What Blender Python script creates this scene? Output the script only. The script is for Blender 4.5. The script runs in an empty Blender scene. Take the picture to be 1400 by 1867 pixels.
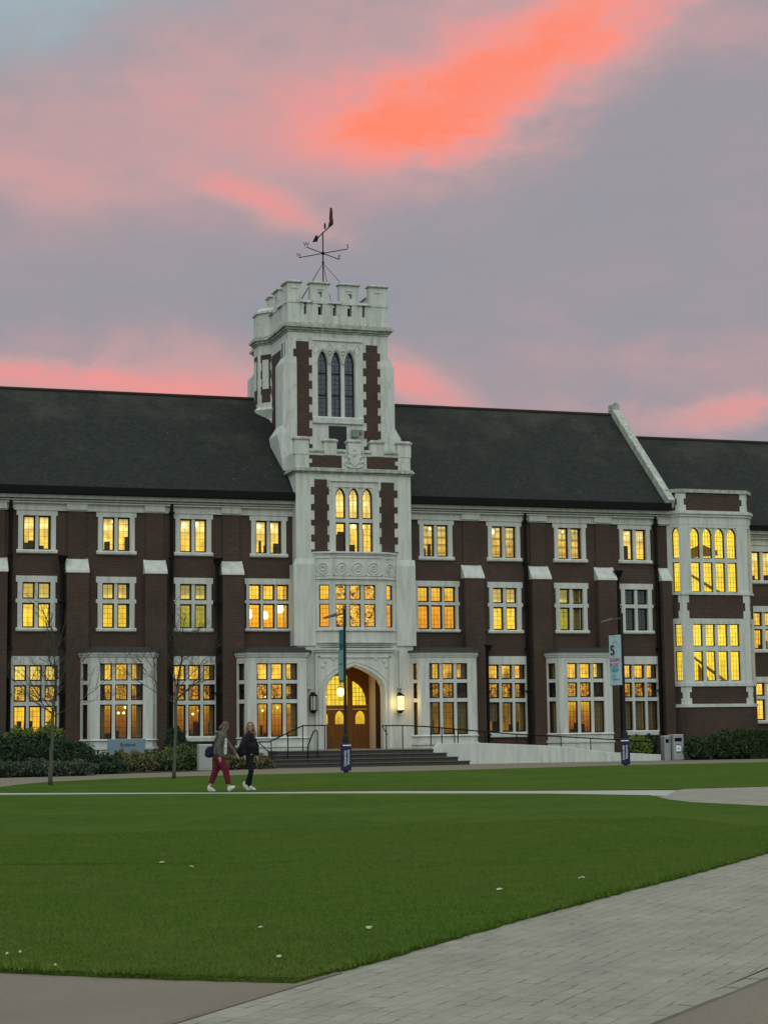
import bpy, bmesh, math, random
import numpy as np
from mathutils import Vector, Matrix, noise
random.seed(7)
S = bpy.context.scene
COL = S.collection
PI = math.pi
rad = math.radians

# ------------------------------------------------------------------ camera
F_PX, YAW, PITCH, ROLL = 3356.7, 0.313973794, 0.118606457, -0.0128883458
cam = bpy.data.cameras.new('camera')
cam.sensor_fit = 'HORIZONTAL'; cam.sensor_width = 36; cam.lens = F_PX / 1400 * 36
cam.clip_start = 0.2; cam.clip_end = 3000
co = bpy.data.objects.new('camera', cam); COL.objects.link(co)
_f = Vector((math.sin(YAW) * math.cos(PITCH), math.cos(YAW) * math.cos(PITCH), math.sin(PITCH)))
_r = Vector((math.cos(YAW), -math.sin(YAW), 0)); _u = _r.cross(_f)
_c, _s = math.cos(ROLL), math.sin(ROLL)
_r2 = _c * _r + _s * _u; _u2 = -_s * _r + _c * _u
M = Matrix(((_r2.x, _u2.x, -_f.x, -22.4876), (_r2.y, _u2.y, -_f.y, -74.2898), (_r2.z, _u2.z, -_f.z, 1.5), (0, 0, 0, 1)))
co.matrix_world = M
S.camera = co

S.view_settings.view_transform = 'Standard'; S.view_settings.look = 'None'
S.view_settings.exposure = 0; S.view_settings.gamma = 1; S.view_settings.use_curve_mapping = False

# ------------------------------------------------------------------ world: dusk sky with lit clouds
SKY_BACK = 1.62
W = bpy.data.worlds.new('World'); S.world = W; W.use_nodes = True
nt = W.node_tree
for n in list(nt.nodes): nt.nodes.remove(n)

class NX:
    """tiny expression helper for shader maths"""
    def __init__(s, nt): s.nt = nt
    def val(s, sock, v):
        if hasattr(v, 'links') or isinstance(v, bpy.types.NodeSocket): s.nt.links.new(v, sock)
        else: sock.default_value = v
    def m(s, op, a, b=0.0, c=0.0, clamp=False):
        n = s.nt.nodes.new('ShaderNodeMath'); n.operation = op; n.use_clamp = clamp
        for i, v in enumerate((a, b, c)): s.val(n.inputs[i], v)
        return n.outputs[0]
    def add(s, a, b): return s.m('ADD', a, b)
    def sub(s, a, b): return s.m('SUBTRACT', a, b)
    def mul(s, a, b): return s.m('MULTIPLY', a, b)
    def mix(s, f, a, b, bt='MIX'):
        n = s.nt.nodes.new('ShaderNodeMix'); n.data_type = 'RGBA'; n.blend_type = bt
        s.val(n.inputs['Factor'], f)
        for k, v in ((6, a), (7, b)):
            if isinstance(v, (tuple, list)): n.inputs[k].default_value = (*v[:3], 1)
            else: s.nt.links.new(v, n.inputs[k])
        return n.outputs[2]
    def ramp(s, f, stops, interp='LINEAR'):
        n = s.nt.nodes.new('ShaderNodeValToRGB'); cr = n.color_ramp; cr.interpolation = interp
        while len(cr.elements) < len(stops): cr.elements.new(0.5)
        for e, (p, c) in zip(cr.elements, stops):
            e.position = p; e.color = (*c, 1) if len(c) == 3 else c
        s.nt.links.new(f, n.inputs[0]); return n.outputs[0]
    def noise(s, vec, scale, detail=4, rough=0.55, dist=0.0, lac=2.0):
        n = s.nt.nodes.new('ShaderNodeTexNoise'); n.inputs['Scale'].default_value = scale
        n.inputs['Detail'].default_value = detail; n.inputs['Roughness'].default_value = rough
        n.inputs['Distortion'].default_value = dist; n.inputs['Lacunarity'].default_value = lac
        if vec is not None: s.nt.links.new(vec, n.inputs['Vector'])
        return n.outputs['Fac']
    def comb(s, x, y, z):
        n = s.nt.nodes.new('ShaderNodeCombineXYZ')
        for i, v in enumerate((x, y, z)): s.val(n.inputs[i], v)
        return n.outputs[0]
    def sep(s, v):
        n = s.nt.nodes.new('ShaderNodeSeparateXYZ'); s.nt.links.new(v, n.inputs[0]); return n.outputs
def lin(r, g, b):
    f = lambda c: (c / 255 / 12.92) if c / 255 <= .04045 else ((c / 255 + .055) / 1.055) ** 2.4
    return (f(r), f(g), f(b))

x = NX(nt)
tc = nt.nodes.new('ShaderNodeTexCoord')
d = x.sep(tc.outputs['Generated'])
az = x.m('ARCTAN2', d[0], d[1])
el = x.m('ARCSINE', d[2])
# cloud chart: u to the right, v downwards, measured on the sky dome (azimuth / elevation)
U = x.add(x.mul(x.sub(az, YAW), F_PX / 1400), 0.5)
V = x.add(x.mul(x.sub(PITCH, el), F_PX / 1400), 0.6664)
U = x.sub(U, x.mul(x.sub(V, 0.67), 0.0)); V = x.add(V, x.mul(x.sub(U, 0.5), 0.0129))
cv = x.comb(x.mul(U, 1.0), x.mul(V, 1.9), 0.0)
n1 = x.noise(cv, 2.3, 7, 0.58, 0.3)
n2 = x.noise(x.comb(U, x.mul(V, 1.6), 4.7), 5.0, 6, 0.6, 0.5)
n3 = x.noise(x.comb(U, x.mul(V, 2.2), 9.1), 1.1, 4, 0.5)
n5 = x.noise(x.comb(x.mul(U, .9), x.mul(V, 2.0), 6.6), 16.0, 6, 0.6, 0.4)
Ud = x.add(U, x.add(x.add(x.mul(x.sub(n1, 0.5), 0.26), x.mul(x.sub(n2, .5), .15)), x.mul(x.sub(n5, .5), .07)))
Vd = x.add(V, x.add(x.mul(x.sub(n3, 0.5), 0.12), x.add(x.mul(x.sub(n2, .5), .10), x.mul(x.sub(n5, .5), .045))))
def blob(cx, cy, rx, ry, ang, amp, p=1.0):
    """soft bank of lit cloud; cx,cy,rx,ry in 1400ths, ang clockwise degrees"""
    a = rad(ang); ca, sa = math.cos(a), math.sin(a)
    dx = x.sub(Ud, cx / 1400); dy = x.sub(Vd, cy / 1400)
    e1 = x.add(x.mul(dx, ca * 1400 / rx), x.mul(dy, sa * 1400 / rx))
    e2 = x.add(x.mul(dx, -sa * 1400 / ry), x.mul(dy, ca * 1400 / ry))
    q = x.add(x.mul(e1, e1), x.mul(e2, e2))
    return x.mul(x.m('EXPONENT', x.mul(x.m('POWER', q, p), -1.0)), amp)
sc = None
for b in ((880, 180, 270, 78, -20, .32, 1.2), (1060, 105, 170, 60, -28, .20, 1.2), (960, 150, 430, 130, -24, .22, 1.3), (1180, 25, 240, 55, -14, .20, 1.2), (760, 245, 170, 48, -6, .20, 1.2), (600, 130, 520, 210, -12, .22, 1.2),
          (60, 320, 240, 40, 6, .15, 1.2), (465, 368, 120, 26, 22, .30, 1.1), (620, 225, 260, 70, -5, .12, 1.1), (150, 200, 400, 200, 0, .08, 1.2),
          (160, 700, 420, 42, 5, .42, 1.1), (330, 660, 330, 70, 8, .22, 1.1), (780, 715, 150, 34, 24, .36, 1.2), (1340, 785, 230, 34, 0, .34, 1.1), (1280, 700, 300, 70, 4, .14, 1), (1390, 130, 120, 60, 0, .12, 1)):
    g = blob(*b); sc = g if sc is None else x.add(sc, g)
sc = x.add(x.add(sc, x.mul(x.sub(n1, .5), .34)), 0.13)
n4 = x.noise(x.comb(x.add(x.mul(U, .8), x.mul(V, .45)), x.mul(V, 2.4), 2.2), 9.0, 8, 0.66, 0.6)
sc = x.add(sc, x.mul(x.sub(n2, .5), x.add(.10, x.mul(sc, .42))))
sc = x.add(sc, x.mul(x.sub(n4, .5), x.add(.05, x.mul(sc, .34))))
cc = x.ramp(sc, ((0.0, lin(144, 149, 158)), (0.15, lin(158, 152, 160)), (0.36, lin(196, 159, 161)), (0.60, lin(232, 154, 151)), (0.82, lin(250, 148, 132)), (1.0, lin(255, 138, 112))))
gap = x.m('MINIMUM', x.add(blob(10, 5, 300, 105, -10, 1.0, 1.0), 0), 1.0)
# clear dusk sky seen through gaps and behind the camera
skt = nt.nodes.new('ShaderNodeTexSky'); skt.sky_type = 'NISHITA'; skt.sun_disc = False
SUN_AZ, SUN_EL = rad(200), rad(9)        # direction the faint last light comes from (behind the camera)
skt.sun_elevation = SUN_EL; skt.sun_rotation = SUN_AZ; skt.air_density = 1.4; skt.dust_density = 3
clear = x.mix(.35, lin(172, 188, 196), x.mix(1.0, skt.outputs[0], (.12, .12, .12), 'MULTIPLY'))
c1 = x.mix(gap, cc, clear)
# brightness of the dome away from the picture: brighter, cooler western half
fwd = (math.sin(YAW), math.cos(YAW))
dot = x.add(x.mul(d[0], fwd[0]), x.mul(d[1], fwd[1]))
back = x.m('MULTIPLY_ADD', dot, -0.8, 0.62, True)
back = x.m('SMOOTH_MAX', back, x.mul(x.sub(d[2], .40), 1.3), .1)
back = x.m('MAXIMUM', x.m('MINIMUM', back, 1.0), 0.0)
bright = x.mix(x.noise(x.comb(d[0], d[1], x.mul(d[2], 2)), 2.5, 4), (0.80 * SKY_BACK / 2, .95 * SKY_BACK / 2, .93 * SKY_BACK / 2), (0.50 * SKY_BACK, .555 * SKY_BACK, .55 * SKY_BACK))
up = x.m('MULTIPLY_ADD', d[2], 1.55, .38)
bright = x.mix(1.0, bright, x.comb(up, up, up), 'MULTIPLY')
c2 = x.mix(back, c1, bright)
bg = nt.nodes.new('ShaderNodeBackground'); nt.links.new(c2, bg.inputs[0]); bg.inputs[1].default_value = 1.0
bg2 = nt.nodes.new('ShaderNodeBackground'); nt.links.new(skt.outputs[0], bg2.inputs[0]); bg2.inputs[1].default_value = 0.0
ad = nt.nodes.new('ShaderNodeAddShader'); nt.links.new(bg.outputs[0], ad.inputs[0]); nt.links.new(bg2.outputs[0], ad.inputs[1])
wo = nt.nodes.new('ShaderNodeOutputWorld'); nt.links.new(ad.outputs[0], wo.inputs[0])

sun = bpy.data.lights.new('sun', 'SUN'); sun.energy = 0.35; sun.angle = rad(40); sun.color = (1.0, .96, .9)
so = bpy.data.objects.new('sun', sun); COL.objects.link(so)
sd = Vector((math.sin(SUN_AZ) * math.cos(rad(35)), math.cos(SUN_AZ) * math.cos(rad(35)), math.sin(rad(35))))
so.rotation_euler = (-sd).to_track_quat('-Z', 'Y').to_euler(); so.location = (-30, -60, 40)

# ------------------------------------------------------------------ helpers
def G(y): return (y + 28) / 240.0      # the lawn rises very slightly towards the building

class MB:
    """collects shapes, links them as ONE mesh object"""
    def __init__(s): s.v = []; s.f = []; s.T = None
    def add(s, vs, fs):
        o = len(s.v)
        for p in vs:
            p = Vector(p)
            s.v.append(tuple(s.T @ p) if s.T is not None else tuple(p))
        s.f += [tuple(i + o for i in f) for f in fs]
    def box(s, x0, x1, y0, y1, z0, z1, skip=''):
        vs = [(x0, y0, z0), (x1, y0, z0), (x1, y1, z0), (x0, y1, z0), (x0, y0, z1), (x1, y0, z1), (x1, y1, z1), (x0, y1, z1)]
        s.add(vs, [(0, 3, 2, 1), (4, 5, 6, 7), (0, 1, 5, 4), (1, 2, 6, 5), (2, 3, 7, 6), (3, 0, 4, 7)])
    def hexa(s, a, b):
        """prism between two equal-length loops"""
        n = len(a); s.add(list(a) + list(b), [tuple(range(n))[::-1], tuple(range(n, 2 * n))] + [(i, (i + 1) % n, n + (i + 1) % n, n + i) for i in range(n)])
    def prism(s, pts, z0, z1):
        s.hexa([(p[0], p[1], z0) for p in pts], [(p[0], p[1], z1) for p in pts])
    def prismy(s, pts, y0, y1):
        s.hexa([(p[0], y0, p[1]) for p in pts], [(p[0], y1, p[1]) for p in pts])
    def prismx(s, pts, x0, x1):
        s.hexa([(x0, p[0], p[1]) for p in pts], [(x1, p[0], p[1]) for p in pts])
    def tube(s, pts, r, n=8, r2=None, cap=True):
        pts = [Vector(p) for p in pts]; rs = r if isinstance(r, (list, tuple)) else [r + ((r2 if r2 is not None else r) - r) * i / max(1, len(pts) - 1) for i in range(len(pts))]
        vs = []; prev = None
        for i, p in enumerate(pts):
            t = (pts[min(i + 1, len(pts) - 1)] - pts[max(i - 1, 0)])
            t = t.normalized() if t.length > 1e-9 else Vector((0, 0, 1))
            a = prev - t * prev.dot(t) if prev is not None else (Vector((1, 0, 0)) if abs(t.x) < .8 else Vector((0, 1, 0)))
            a = (a - t * a.dot(t)).normalized(); prev = a; b = t.cross(a)
            for k in range(n):
                an = 2 * PI * k / n; vs.append(p + (a * math.cos(an) + b * math.sin(an)) * rs[i])
        fs = []
        for i in range(len(pts) - 1):
            for k in range(n): fs.append((i * n + k, i * n + (k + 1) % n, (i + 1) * n + (k + 1) % n, (i + 1) * n + k))
        if cap: fs += [tuple(range(n))[::-1], tuple(range((len(pts) - 1) * n, len(pts) * n))]
        s.add(vs, fs)
    def ball(s, c, r, nu=10, nv=7, rz=None, ry=None):
        c = Vector(c); rz = rz or r; ry = ry or r
        vs = [(c.x, c.y, c.z - rz)]
        for i in range(1, nv):
            ph = -PI / 2 + PI * i / nv
            for k in range(nu):
                a = 2 * PI * k / nu; vs.append((c.x + r * math.cos(ph) * math.cos(a), c.y + ry * math.cos(ph) * math.sin(a), c.z + rz * math.sin(ph)))
        vs.append((c.x, c.y, c.z + rz)); fs = []
        for k in range(nu): fs.append((0, 1 + (k + 1) % nu, 1 + k))
        for i in range(nv - 2):
            for k in range(nu): fs.append((1 + i * nu + k, 1 + i * nu + (k + 1) % nu, 1 + (i + 1) * nu + (k + 1) % nu, 1 + (i + 1) * nu + k))
        L = len(vs) - 1
        for k in range(nu): fs.append((L, 1 + (nv - 2) * nu + k, 1 + (nv - 2) * nu + (k + 1) % nu))
        s.add(vs, fs)
    def grid(s, xs, zs, solid, y0, y1):
        """slab in the x/z plane from y0 (front) to y1 with open cells, real reveals"""
        nx, nz = len(xs) - 1, len(zs) - 1
        ok = lambda i, j: 0 <= i < nx and 0 <= j < nz and solid(i, j)
        for i in range(nx):
            for j in range(nz):
                if not ok(i, j): continue
                a, b, c, e = xs[i], xs[i + 1], zs[j], zs[j + 1]
                s.add([(a, y0, c), (b, y0, c), (b, y0, e), (a, y0, e)], [(0, 1, 2, 3)])
                s.add([(a, y1, c), (b, y1, c), (b, y1, e), (a, y1, e)], [(3, 2, 1, 0)])
                if not ok(i - 1, j): s.add([(a, y0, c), (a, y0, e), (a, y1, e), (a, y1, c)], [(0, 1, 2, 3)])
                if not ok(i + 1, j): s.add([(b, y0, c), (b, y1, c), (b, y1, e), (b, y0, e)], [(0, 1, 2, 3)])
                if not ok(i, j - 1): s.add([(a, y0, c), (a, y1, c), (b, y1, c), (b, y0, c)], [(0, 1, 2, 3)])
                if not ok(i, j + 1): s.add([(a, y0, e), (b, y0, e), (b, y1, e), (a, y1, e)], [(0, 1, 2, 3)])
    def build(s, name, m, parent=None, smooth=False, bevel=0, loc=None, rz=0):
        me = bpy.data.meshes.new(name); me.from_pydata(s.v, [], s.f); me.update()
        bm = bmesh.new(); bm.from_mesh(me); bmesh.ops.recalc_face_normals(bm, faces=bm.faces); bm.to_mesh(me); bm.free()
        if smooth:
            for p in me.polygons: p.use_smooth = True
        me.materials.append(m)
        o = bpy.data.objects.new(name, me); COL.objects.link(o)
        if parent: o.parent = parent
        if loc: o.location = loc
        if rz: o.rotation_euler = (0, 0, rz)
        if bevel:
            b = o.modifiers.new('bevel', 'BEVEL'); b.width = bevel; b.segments = 2; b.limit_method = 'ANGLE'; b.angle_limit = rad(40)
        return o

def tag(o, label=None, cat=None, group=None, kind=None):
    if label: o['label'] = label
    if cat: o['category'] = cat
    if group: o['group'] = group
    if kind: o['kind'] = kind
    return o
def thing(name, label, cat, loc=(0, 0, 0), rz=0, group=None):
    o = bpy.data.objects.new(name, None); COL.objects.link(o); o.location = loc; o.rotation_euler = (0, 0, rz)
    o.empty_display_size = .3
    return tag(o, label, cat, group)
def cuts(*iv): return sorted(set(round(v, 5) for t in iv for v in t))

# ------------------------------------------------------------------ materials
MATS = {}
def mat(name, base=(.5, .5, .5), rough=.8, metal=0, spec=.3, fn=None):
    if name in MATS: return MATS[name]
    m = bpy.data.materials.new(name); m.use_nodes = True; nt = m.node_tree
    b = nt.nodes['Principled BSDF']; b.inputs['Base Color'].default_value = (*base, 1)
    b.inputs['Roughness'].default_value = rough; b.inputs['Metallic'].default_value = metal
    b.inputs['Specular IOR Level'].default_value = spec
    if fn: fn(NX(nt), nt, b)
    MATS[name] = m; return m
def objv(nt): return nt.nodes.new('ShaderNodeTexCoord').outputs['Object']
def geov(nt): return nt.nodes.new('ShaderNodeNewGeometry').outputs['Position']
def bump(nt, b, h, st, dist=.02):
    n = nt.nodes.new('ShaderNodeBump'); n.inputs['Strength'].default_value = st; n.inputs['Distance'].default_value = dist
    nt.links.new(h, n.inputs['Height']); nt.links.new(n.outputs[0], b.inputs['Normal'])

def f_brick(x, nt, b):
    p = x.sep(geov(nt)); v = x.comb(x.sub(p[0], p[1]), p[2], 0.0)
    t = nt.nodes.new('ShaderNodeTexBrick'); nt.links.new(v, t.inputs['Vector'])
    t.inputs['Scale'].default_value = 1.0; t.inputs['Brick Width'].default_value = .235; t.inputs['Row Height'].default_value = .082
    t.inputs['Mortar Size'].default_value = .011; t.inputs['Mortar Smooth'].default_value = .2; t.inputs['Bias'].default_value = -.1
    t.inputs['Color1'].default_value = (.080, .043, .032, 1); t.inputs['Color2'].default_value = (.038, .026, .022, 1)
    t.inputs['Mortar'].default_value = (.105, .085, .07, 1)
    big = x.noise(geov(nt), .55, 5, .6); med = x.noise(geov(nt), 3.2, 4, .7)
    c = x.mix(x.m('MULTIPLY_ADD', big, 2.2, -.75, True), t.outputs[0], (.040, .028, .021))
    c = x.mix(x.m('MULTIPLY_ADD', med, 1.6, -.6, True), c, (.078, .044, .034))
    nt.links.new(c, b.inputs['Base Color']); bump(nt, b, t.outputs[1], -.5, .012)
brick = mat('brick', rough=.9, fn=f_brick)

def f_stone(dirt):
    def f(x, nt, b):
        p = geov(nt); s = x.sep(p)
        streak = x.noise(x.comb(x.mul(s[0], 3.0), x.mul(s[1], 3.0), x.mul(s[2], .35)), 1.6, 6, .65)
        n = x.noise(x.comb(x.mul(s[0], 1.6), x.mul(s[1], 1.6), x.mul(s[2], .8)), 3.6, 7, .68); f2 = x.noise(p, 14, 4, .6)
        c = x.mix(x.m('MULTIPLY_ADD', streak, 3.2, -1.35, True), (.63, .638, .605), (.43, .445, .41))
        c = x.mix(x.m('MULTIPLY_ADD', n, 3.5, -2.15 + dirt, True), c, (.26, .28, .22))
        c = x.mix(x.mul(f2, .22), c, (.38, .40, .36))
        nt.links.new(c, b.inputs['Base Color']); bump(nt, b, f2, .25, .01)
    return f
stone = mat('painted_stone', rough=.75, fn=f_stone(0))
stone_w = mat('weathered_stone', rough=.85, fn=f_stone(.30))
stone_m = mat('mossy_coping_stone', rough=.9, fn=f_stone(1.05))

def f_roof(x, nt, b):
    p = x.sep(geov(nt)); v = x.comb(x.add(p[0], 0.0), x.mul(p[2], 1.0), 0.0)
    t = nt.nodes.new('ShaderNodeTexBrick'); nt.links.new(v, t.inputs['Vector'])
    t.inputs['Brick Width'].default_value = .19; t.inputs['Row Height'].default_value = .105; t.inputs['Scale'].default_value = 1
    t.inputs['Mortar Size'].default_value = .008; t.inputs['Color1'].default_value = (.009, .012, .010, 1)
    t.inputs['Color2'].default_value = (.019, .023, .018, 1); t.inputs['Mortar'].default_value = (.004, .005, .005, 1); t.inputs['Mortar Size'].default_value = .012
    g = geov(nt); n = x.noise(g, .45, 6, .65); n2 = x.noise(g, 2.5, 5, .7)
    moss = x.m('MULTIPLY_ADD', x.add(n, x.mul(x.sub(p[2], 14.5), .045)), 3.4, -1.65, True)
    c = x.mix(x.mul(moss, .6), t.outputs[0], (.060, .055, .040))
    c = x.mix(x.m('MULTIPLY_ADD', n2, 2.6, -1.45, True), c, (.020, .025, .019))
    c = x.mix(x.m('GREATER_THAN', x.noise(g, 6.0, 3, .5), .735), c, (.09, .09, .08))
    nt.links.new(c, b.inputs['Base Color']); bump(nt, b, t.outputs[1], -.6, .02)
roofm = mat('roof_tiles', rough=.85, fn=f_roof)
lead = mat('lead_sheet', (.055, .058, .055), .6)
ironm = mat('black_iron', (.004, .004, .005), .6, spec=.15)
caseme = mat('bronze_casement', (.009, .007, .006), .6)
soil = mat('soil', rough=1, fn=lambda x, nt, b: nt.links.new(x.mix(x.noise(geov(nt), 5, 5), (.03, .022, .015), (.06, .045, .03)), b.inputs['Base Color']))

def f_grass(x, nt, b):
    g = geov(nt); s = x.sep(g)
    n1 = x.noise(g, .32, 5, .6); n2 = x.noise(g, 2.1, 5, .7); n3 = x.noise(g, 38, 3, .75)
    n4 = x.noise(x.comb(x.mul(s[0], .25), s[1], 0.0), .9, 4, .6)
    c = x.mix(x.m('MULTIPLY_ADD', n1, 4.5, -1.8, True), (.050, .128, .006), (.100, .175, .012))
    c = x.mix(x.m('MULTIPLY_ADD', n4, 2.4, -.95, True), c, (.090, .135, .016))
    c = x.mix(x.m('MULTIPLY_ADD', n2, 3.4, -1.5, True), c, (.135, .178, .024))
    c = x.mix(x.m('MULTIPLY_ADD', n3, 2.6, -.9, True), c, (.026, .060, .007))
    # thin, worn grass near the path
    dist = x.m('MULTIPLY_ADD', s[1], -.16, -9.35, True)
    c = x.mix(x.mul(dist, x.m('MULTIPLY_ADD', x.noise(g, 1.3, 5, .7), 3.0, -1.1, True)), c, (.092, .118, .036))
    nt.links.new(c, b.inputs['Base Color']); bump(nt, b, n3, 1.0, .05)
grassm = mat('lawn_grass', rough=.95, spec=.1, fn=f_grass)
def f_blade(x, nt, b):
    g = geov(nt)
    c = x.mix(x.m('MULTIPLY_ADD', x.noise(g, 7, 4, .7), 2.4, -.7, True), (.056, .125, .008), (.145, .185, .030))
    c = x.mix(x.m('MULTIPLY_ADD', x.noise(g, .8, 4), 3, -1.2, True), c, (.135, .155, .035))
    c = x.mix(x.m('MULTIPLY_ADD', x.noise(g, .32, 5, .6), 4.5, -1.9, True), c, (.050, .115, .010))
    nt.links.new(c, b.inputs['Base Color'])
bladem = mat('grass_blade', rough=.9, spec=.1, fn=f_blade)

def f_tarmac(x, nt, b):
    g = geov(nt); n = x.noise(g, 60, 3, .8); m = x.noise(g, .9, 5, .6)
    c = x.mix(x.m('MULTIPLY_ADD', n, 2.2, -.6, True), (.12, .102, .076), (.245, .205, .16))
    c = x.mix(x.m('MULTIPLY_ADD', m, 2, -.7, True), c, (.16, .13, .10))
    nt.links.new(c, b.inputs['Base Color']); bump(nt, b, n, .6, .01)
tarmac = mat('buff_tarmac', rough=.9, fn=f_tarmac)
def f_gravel(x, nt, b):
    g = geov(nt); n = x.noise(g, 45, 3, .8); m = x.noise(g, .6, 5, .6)
    c = x.mix(x.m('MULTIPLY_ADD', n, 2, -.5, True), (.15, .12, .09), (.23, .195, .15))
    c = x.mix(x.m('MULTIPLY_ADD', m, 2, -.7, True), c, (.17, .155, .12))
    nt.links.new(c, b.inputs['Base Color']); bump(nt, b, n, .6, .01)
gravel = mat('gravel', rough=.95, fn=f_gravel)
def f_pave(ang, w, h, dark=1.0):
    def f(x, nt, b):
        g = geov(nt)
        mp = nt.nodes.new('ShaderNodeMapping'); mp.inputs['Rotation'].default_value = (0, 0, -ang); nt.links.new(g, mp.inputs[0])
        wob = x.noise(g, 1.2, 2, .5)
        s = x.sep(mp.outputs[0]); v = x.comb(x.add(s[0], x.mul(wob, .10)), x.add(s[1], x.mul(x.noise(g, 2.0, 2, .5), .07)), 0.0)
        t = nt.nodes.new('ShaderNodeTexBrick'); nt.links.new(v, t.inputs['Vector']); t.inputs['Scale'].default_value = 1
        t.inputs['Brick Width'].default_value = w; t.inputs['Row Height'].default_value = h; t.inputs['Mortar Size'].default_value = .006
        t.inputs['Mortar Smooth'].default_value = .4
        t.inputs['Color1'].default_value = (.28 * dark, .255 * dark, .205 * dark, 1); t.inputs['Color2'].default_value = (.215 * dark, .20 * dark, .165 * dark, 1)
        t.inputs['Mortar'].default_value = (.20, .19, .155, 1)
        n = x.noise(g, 40, 4, .8); m = x.noise(g, 1.4, 6, .7)
        c = x.mix(x.m('MULTIPLY_ADD', n, 2, -.55, True), t.outputs[0], (.31 * dark, .29 * dark, .235 * dark))
        c = x.mix(x.mul(x.m('MULTIPLY_ADD', m, 2.4, -.85, True), .6), c, (.13, .127, .105))
        hole = x.mul(t.outputs[1], x.m('MULTIPLY_ADD', x.noise(g, 3.6, 4, .65), 6.0, -2.9, True))
        c = x.mix(x.mul(x.m('MULTIPLY_ADD', x.noise(g, 9.0, 4, .7), 3.0, -1.6, True), .5), c, (.36, .34, .28))
        c = x.mix(x.mul(hole, .85), c, (.03, .028, .022))
        nt.links.new(c, b.inputs['Base Color'])
        bump(nt, b, x.sub(x.mul(n, .35), t.outputs[1]), .55, .012)
    return f
paving = mat('block_paving', rough=.88, fn=f_pave(rad(48), .26, .13))
pathm = mat('pale_concrete', rough=.9, fn=lambda x, nt, b: nt.links.new(x.mix(x.noise(geov(nt), 8, 5), (.30, .30, .265), (.38, .38, .34)), b.inputs['Base Color']))
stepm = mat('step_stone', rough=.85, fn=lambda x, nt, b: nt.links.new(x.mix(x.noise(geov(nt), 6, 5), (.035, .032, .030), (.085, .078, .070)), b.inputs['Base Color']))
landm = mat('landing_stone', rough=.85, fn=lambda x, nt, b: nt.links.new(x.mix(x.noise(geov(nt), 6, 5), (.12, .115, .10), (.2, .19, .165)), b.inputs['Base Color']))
def f_wood(x, nt, b):
    s = x.sep(objv(nt)); v = x.comb(x.mul(s[0], 14), x.mul(s[1], 14), x.mul(s[2], .9)); n = x.noise(v, 1.0, 5, .6)
    nt.links.new(x.mix(n, (.12, .043, .008), (.22, .090, .019)), b.inputs['Base Color'])
wood = mat('varnished_oak', rough=.45, fn=f_wood)
wood_d = mat('dark_oak', (.035, .014, .007), .4)
plaster = mat('porch_plaster', (.62, .52, .40), .8)

def f_bark(x, nt, b):
    s = x.sep(geov(nt)); n = x.noise(x.comb(x.mul(s[0], 20), x.mul(s[1], 20), x.mul(s[2], 3)), 1.2, 5, .7)
    nt.links.new(x.mix(n, (.055, .058, .040), (.125, .125, .095)), b.inputs['Base Color'])
bark = mat('bark', rough=.9, fn=f_bark)
bark_d = mat('dark_twigs', (.060, .052, .042), .9)
def leafmat(name, a, c):
    def f(x, nt, b):
        g = geov(nt); n = x.noise(g, 2.4, 4, .7); k = x.noise(g, 26, 2, .7)
        col = x.mix(x.m('MULTIPLY_ADD', n, 2.2, -.6, True), a, c)
        col = x.mix(x.m('MULTIPLY_ADD', k, 2, -.5, True), col, tuple(v * 1.35 for v in c))
        nt.links.new(col, b.inputs['Base Color'])
    return mat(name, rough=.7, spec=.25, fn=f)

# interiors, glass
def noemit(m):
    try: m.cycles.emission_sampling = 'NONE'
    except Exception: pass
    return m
def room(name, stops, k=1.0, nscale=2.2, tint=(.8, .45, .08), amt=.5, shelves=0.0):
    """self-glowing room walls with lamp light painted in: colour bands by height (panelling below, plaster above, ceiling light)"""
    if name in MATS: return MATS[name]
    m = bpy.data.materials.new(name); m.use_nodes = True; nt = m.node_tree
    for n in list(nt.nodes): nt.nodes.remove(n)
    x = NX(nt); tc = nt.nodes.new('ShaderNodeTexCoord'); g = x.sep(tc.outputs['Generated'])
    oi = nt.nodes.new('ShaderNodeObjectInfo')
    off = x.mul(oi.outputs['Random'], 40)
    s = x.sep(tc.outputs['Object'])
    n = x.noise(x.comb(x.add(s[0], off), x.add(s[1], off), x.mul(s[2], 1.0)), nscale, 4, .6)
    nb = x.noise(x.comb(x.add(x.mul(s[0], 1.0), off), off, x.mul(s[2], .35)), 5.0, 2, .5)
    z = x.add(g[2], x.add(x.mul(x.sub(n, .5), .10), x.mul(x.sub(oi.outputs['Random'], .5), .12)))
    c = x.ramp(z, stops)
    c = x.mix(x.mul(x.m('MULTIPLY_ADD', n, 3.2, -1.3, True), amt), c, tint)
    c = x.mix(x.mul(x.m('MULTIPLY_ADD', nb, 4.0, -1.9, True), amt), c, tuple(v * .45 for v in tint))
    if shelves:
        w = x.m('SINE', x.mul(s[2], 2 * PI / shelves)); blk = x.m('GREATER_THAN', x.noise(x.comb(x.mul(s[0], 9), off, x.m('FLOOR', x.mul(s[2], 1 / shelves))), 1.0, 1), .52)
        c = x.mix(x.mul(x.m('GREATER_THAN', w, .55), .6), c, (.25, .12, .03))
        c = x.mix(x.mul(blk, .3), c, (.30, .2, .08))
    e = nt.nodes.new('ShaderNodeEmission'); nt.links.new(c, e.inputs[0])  # walls emit on their own, standing in for lamplight falling on them
    nt.links.new(x.mul(x.m('MULTIPLY_ADD', oi.outputs['Random'], .42, 1.06), k), e.inputs[1])
    o = nt.nodes.new('ShaderNodeOutputMaterial'); nt.links.new(e.outputs[0], o.inputs[0])
    MATS[name] = noemit(m); return m
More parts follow.
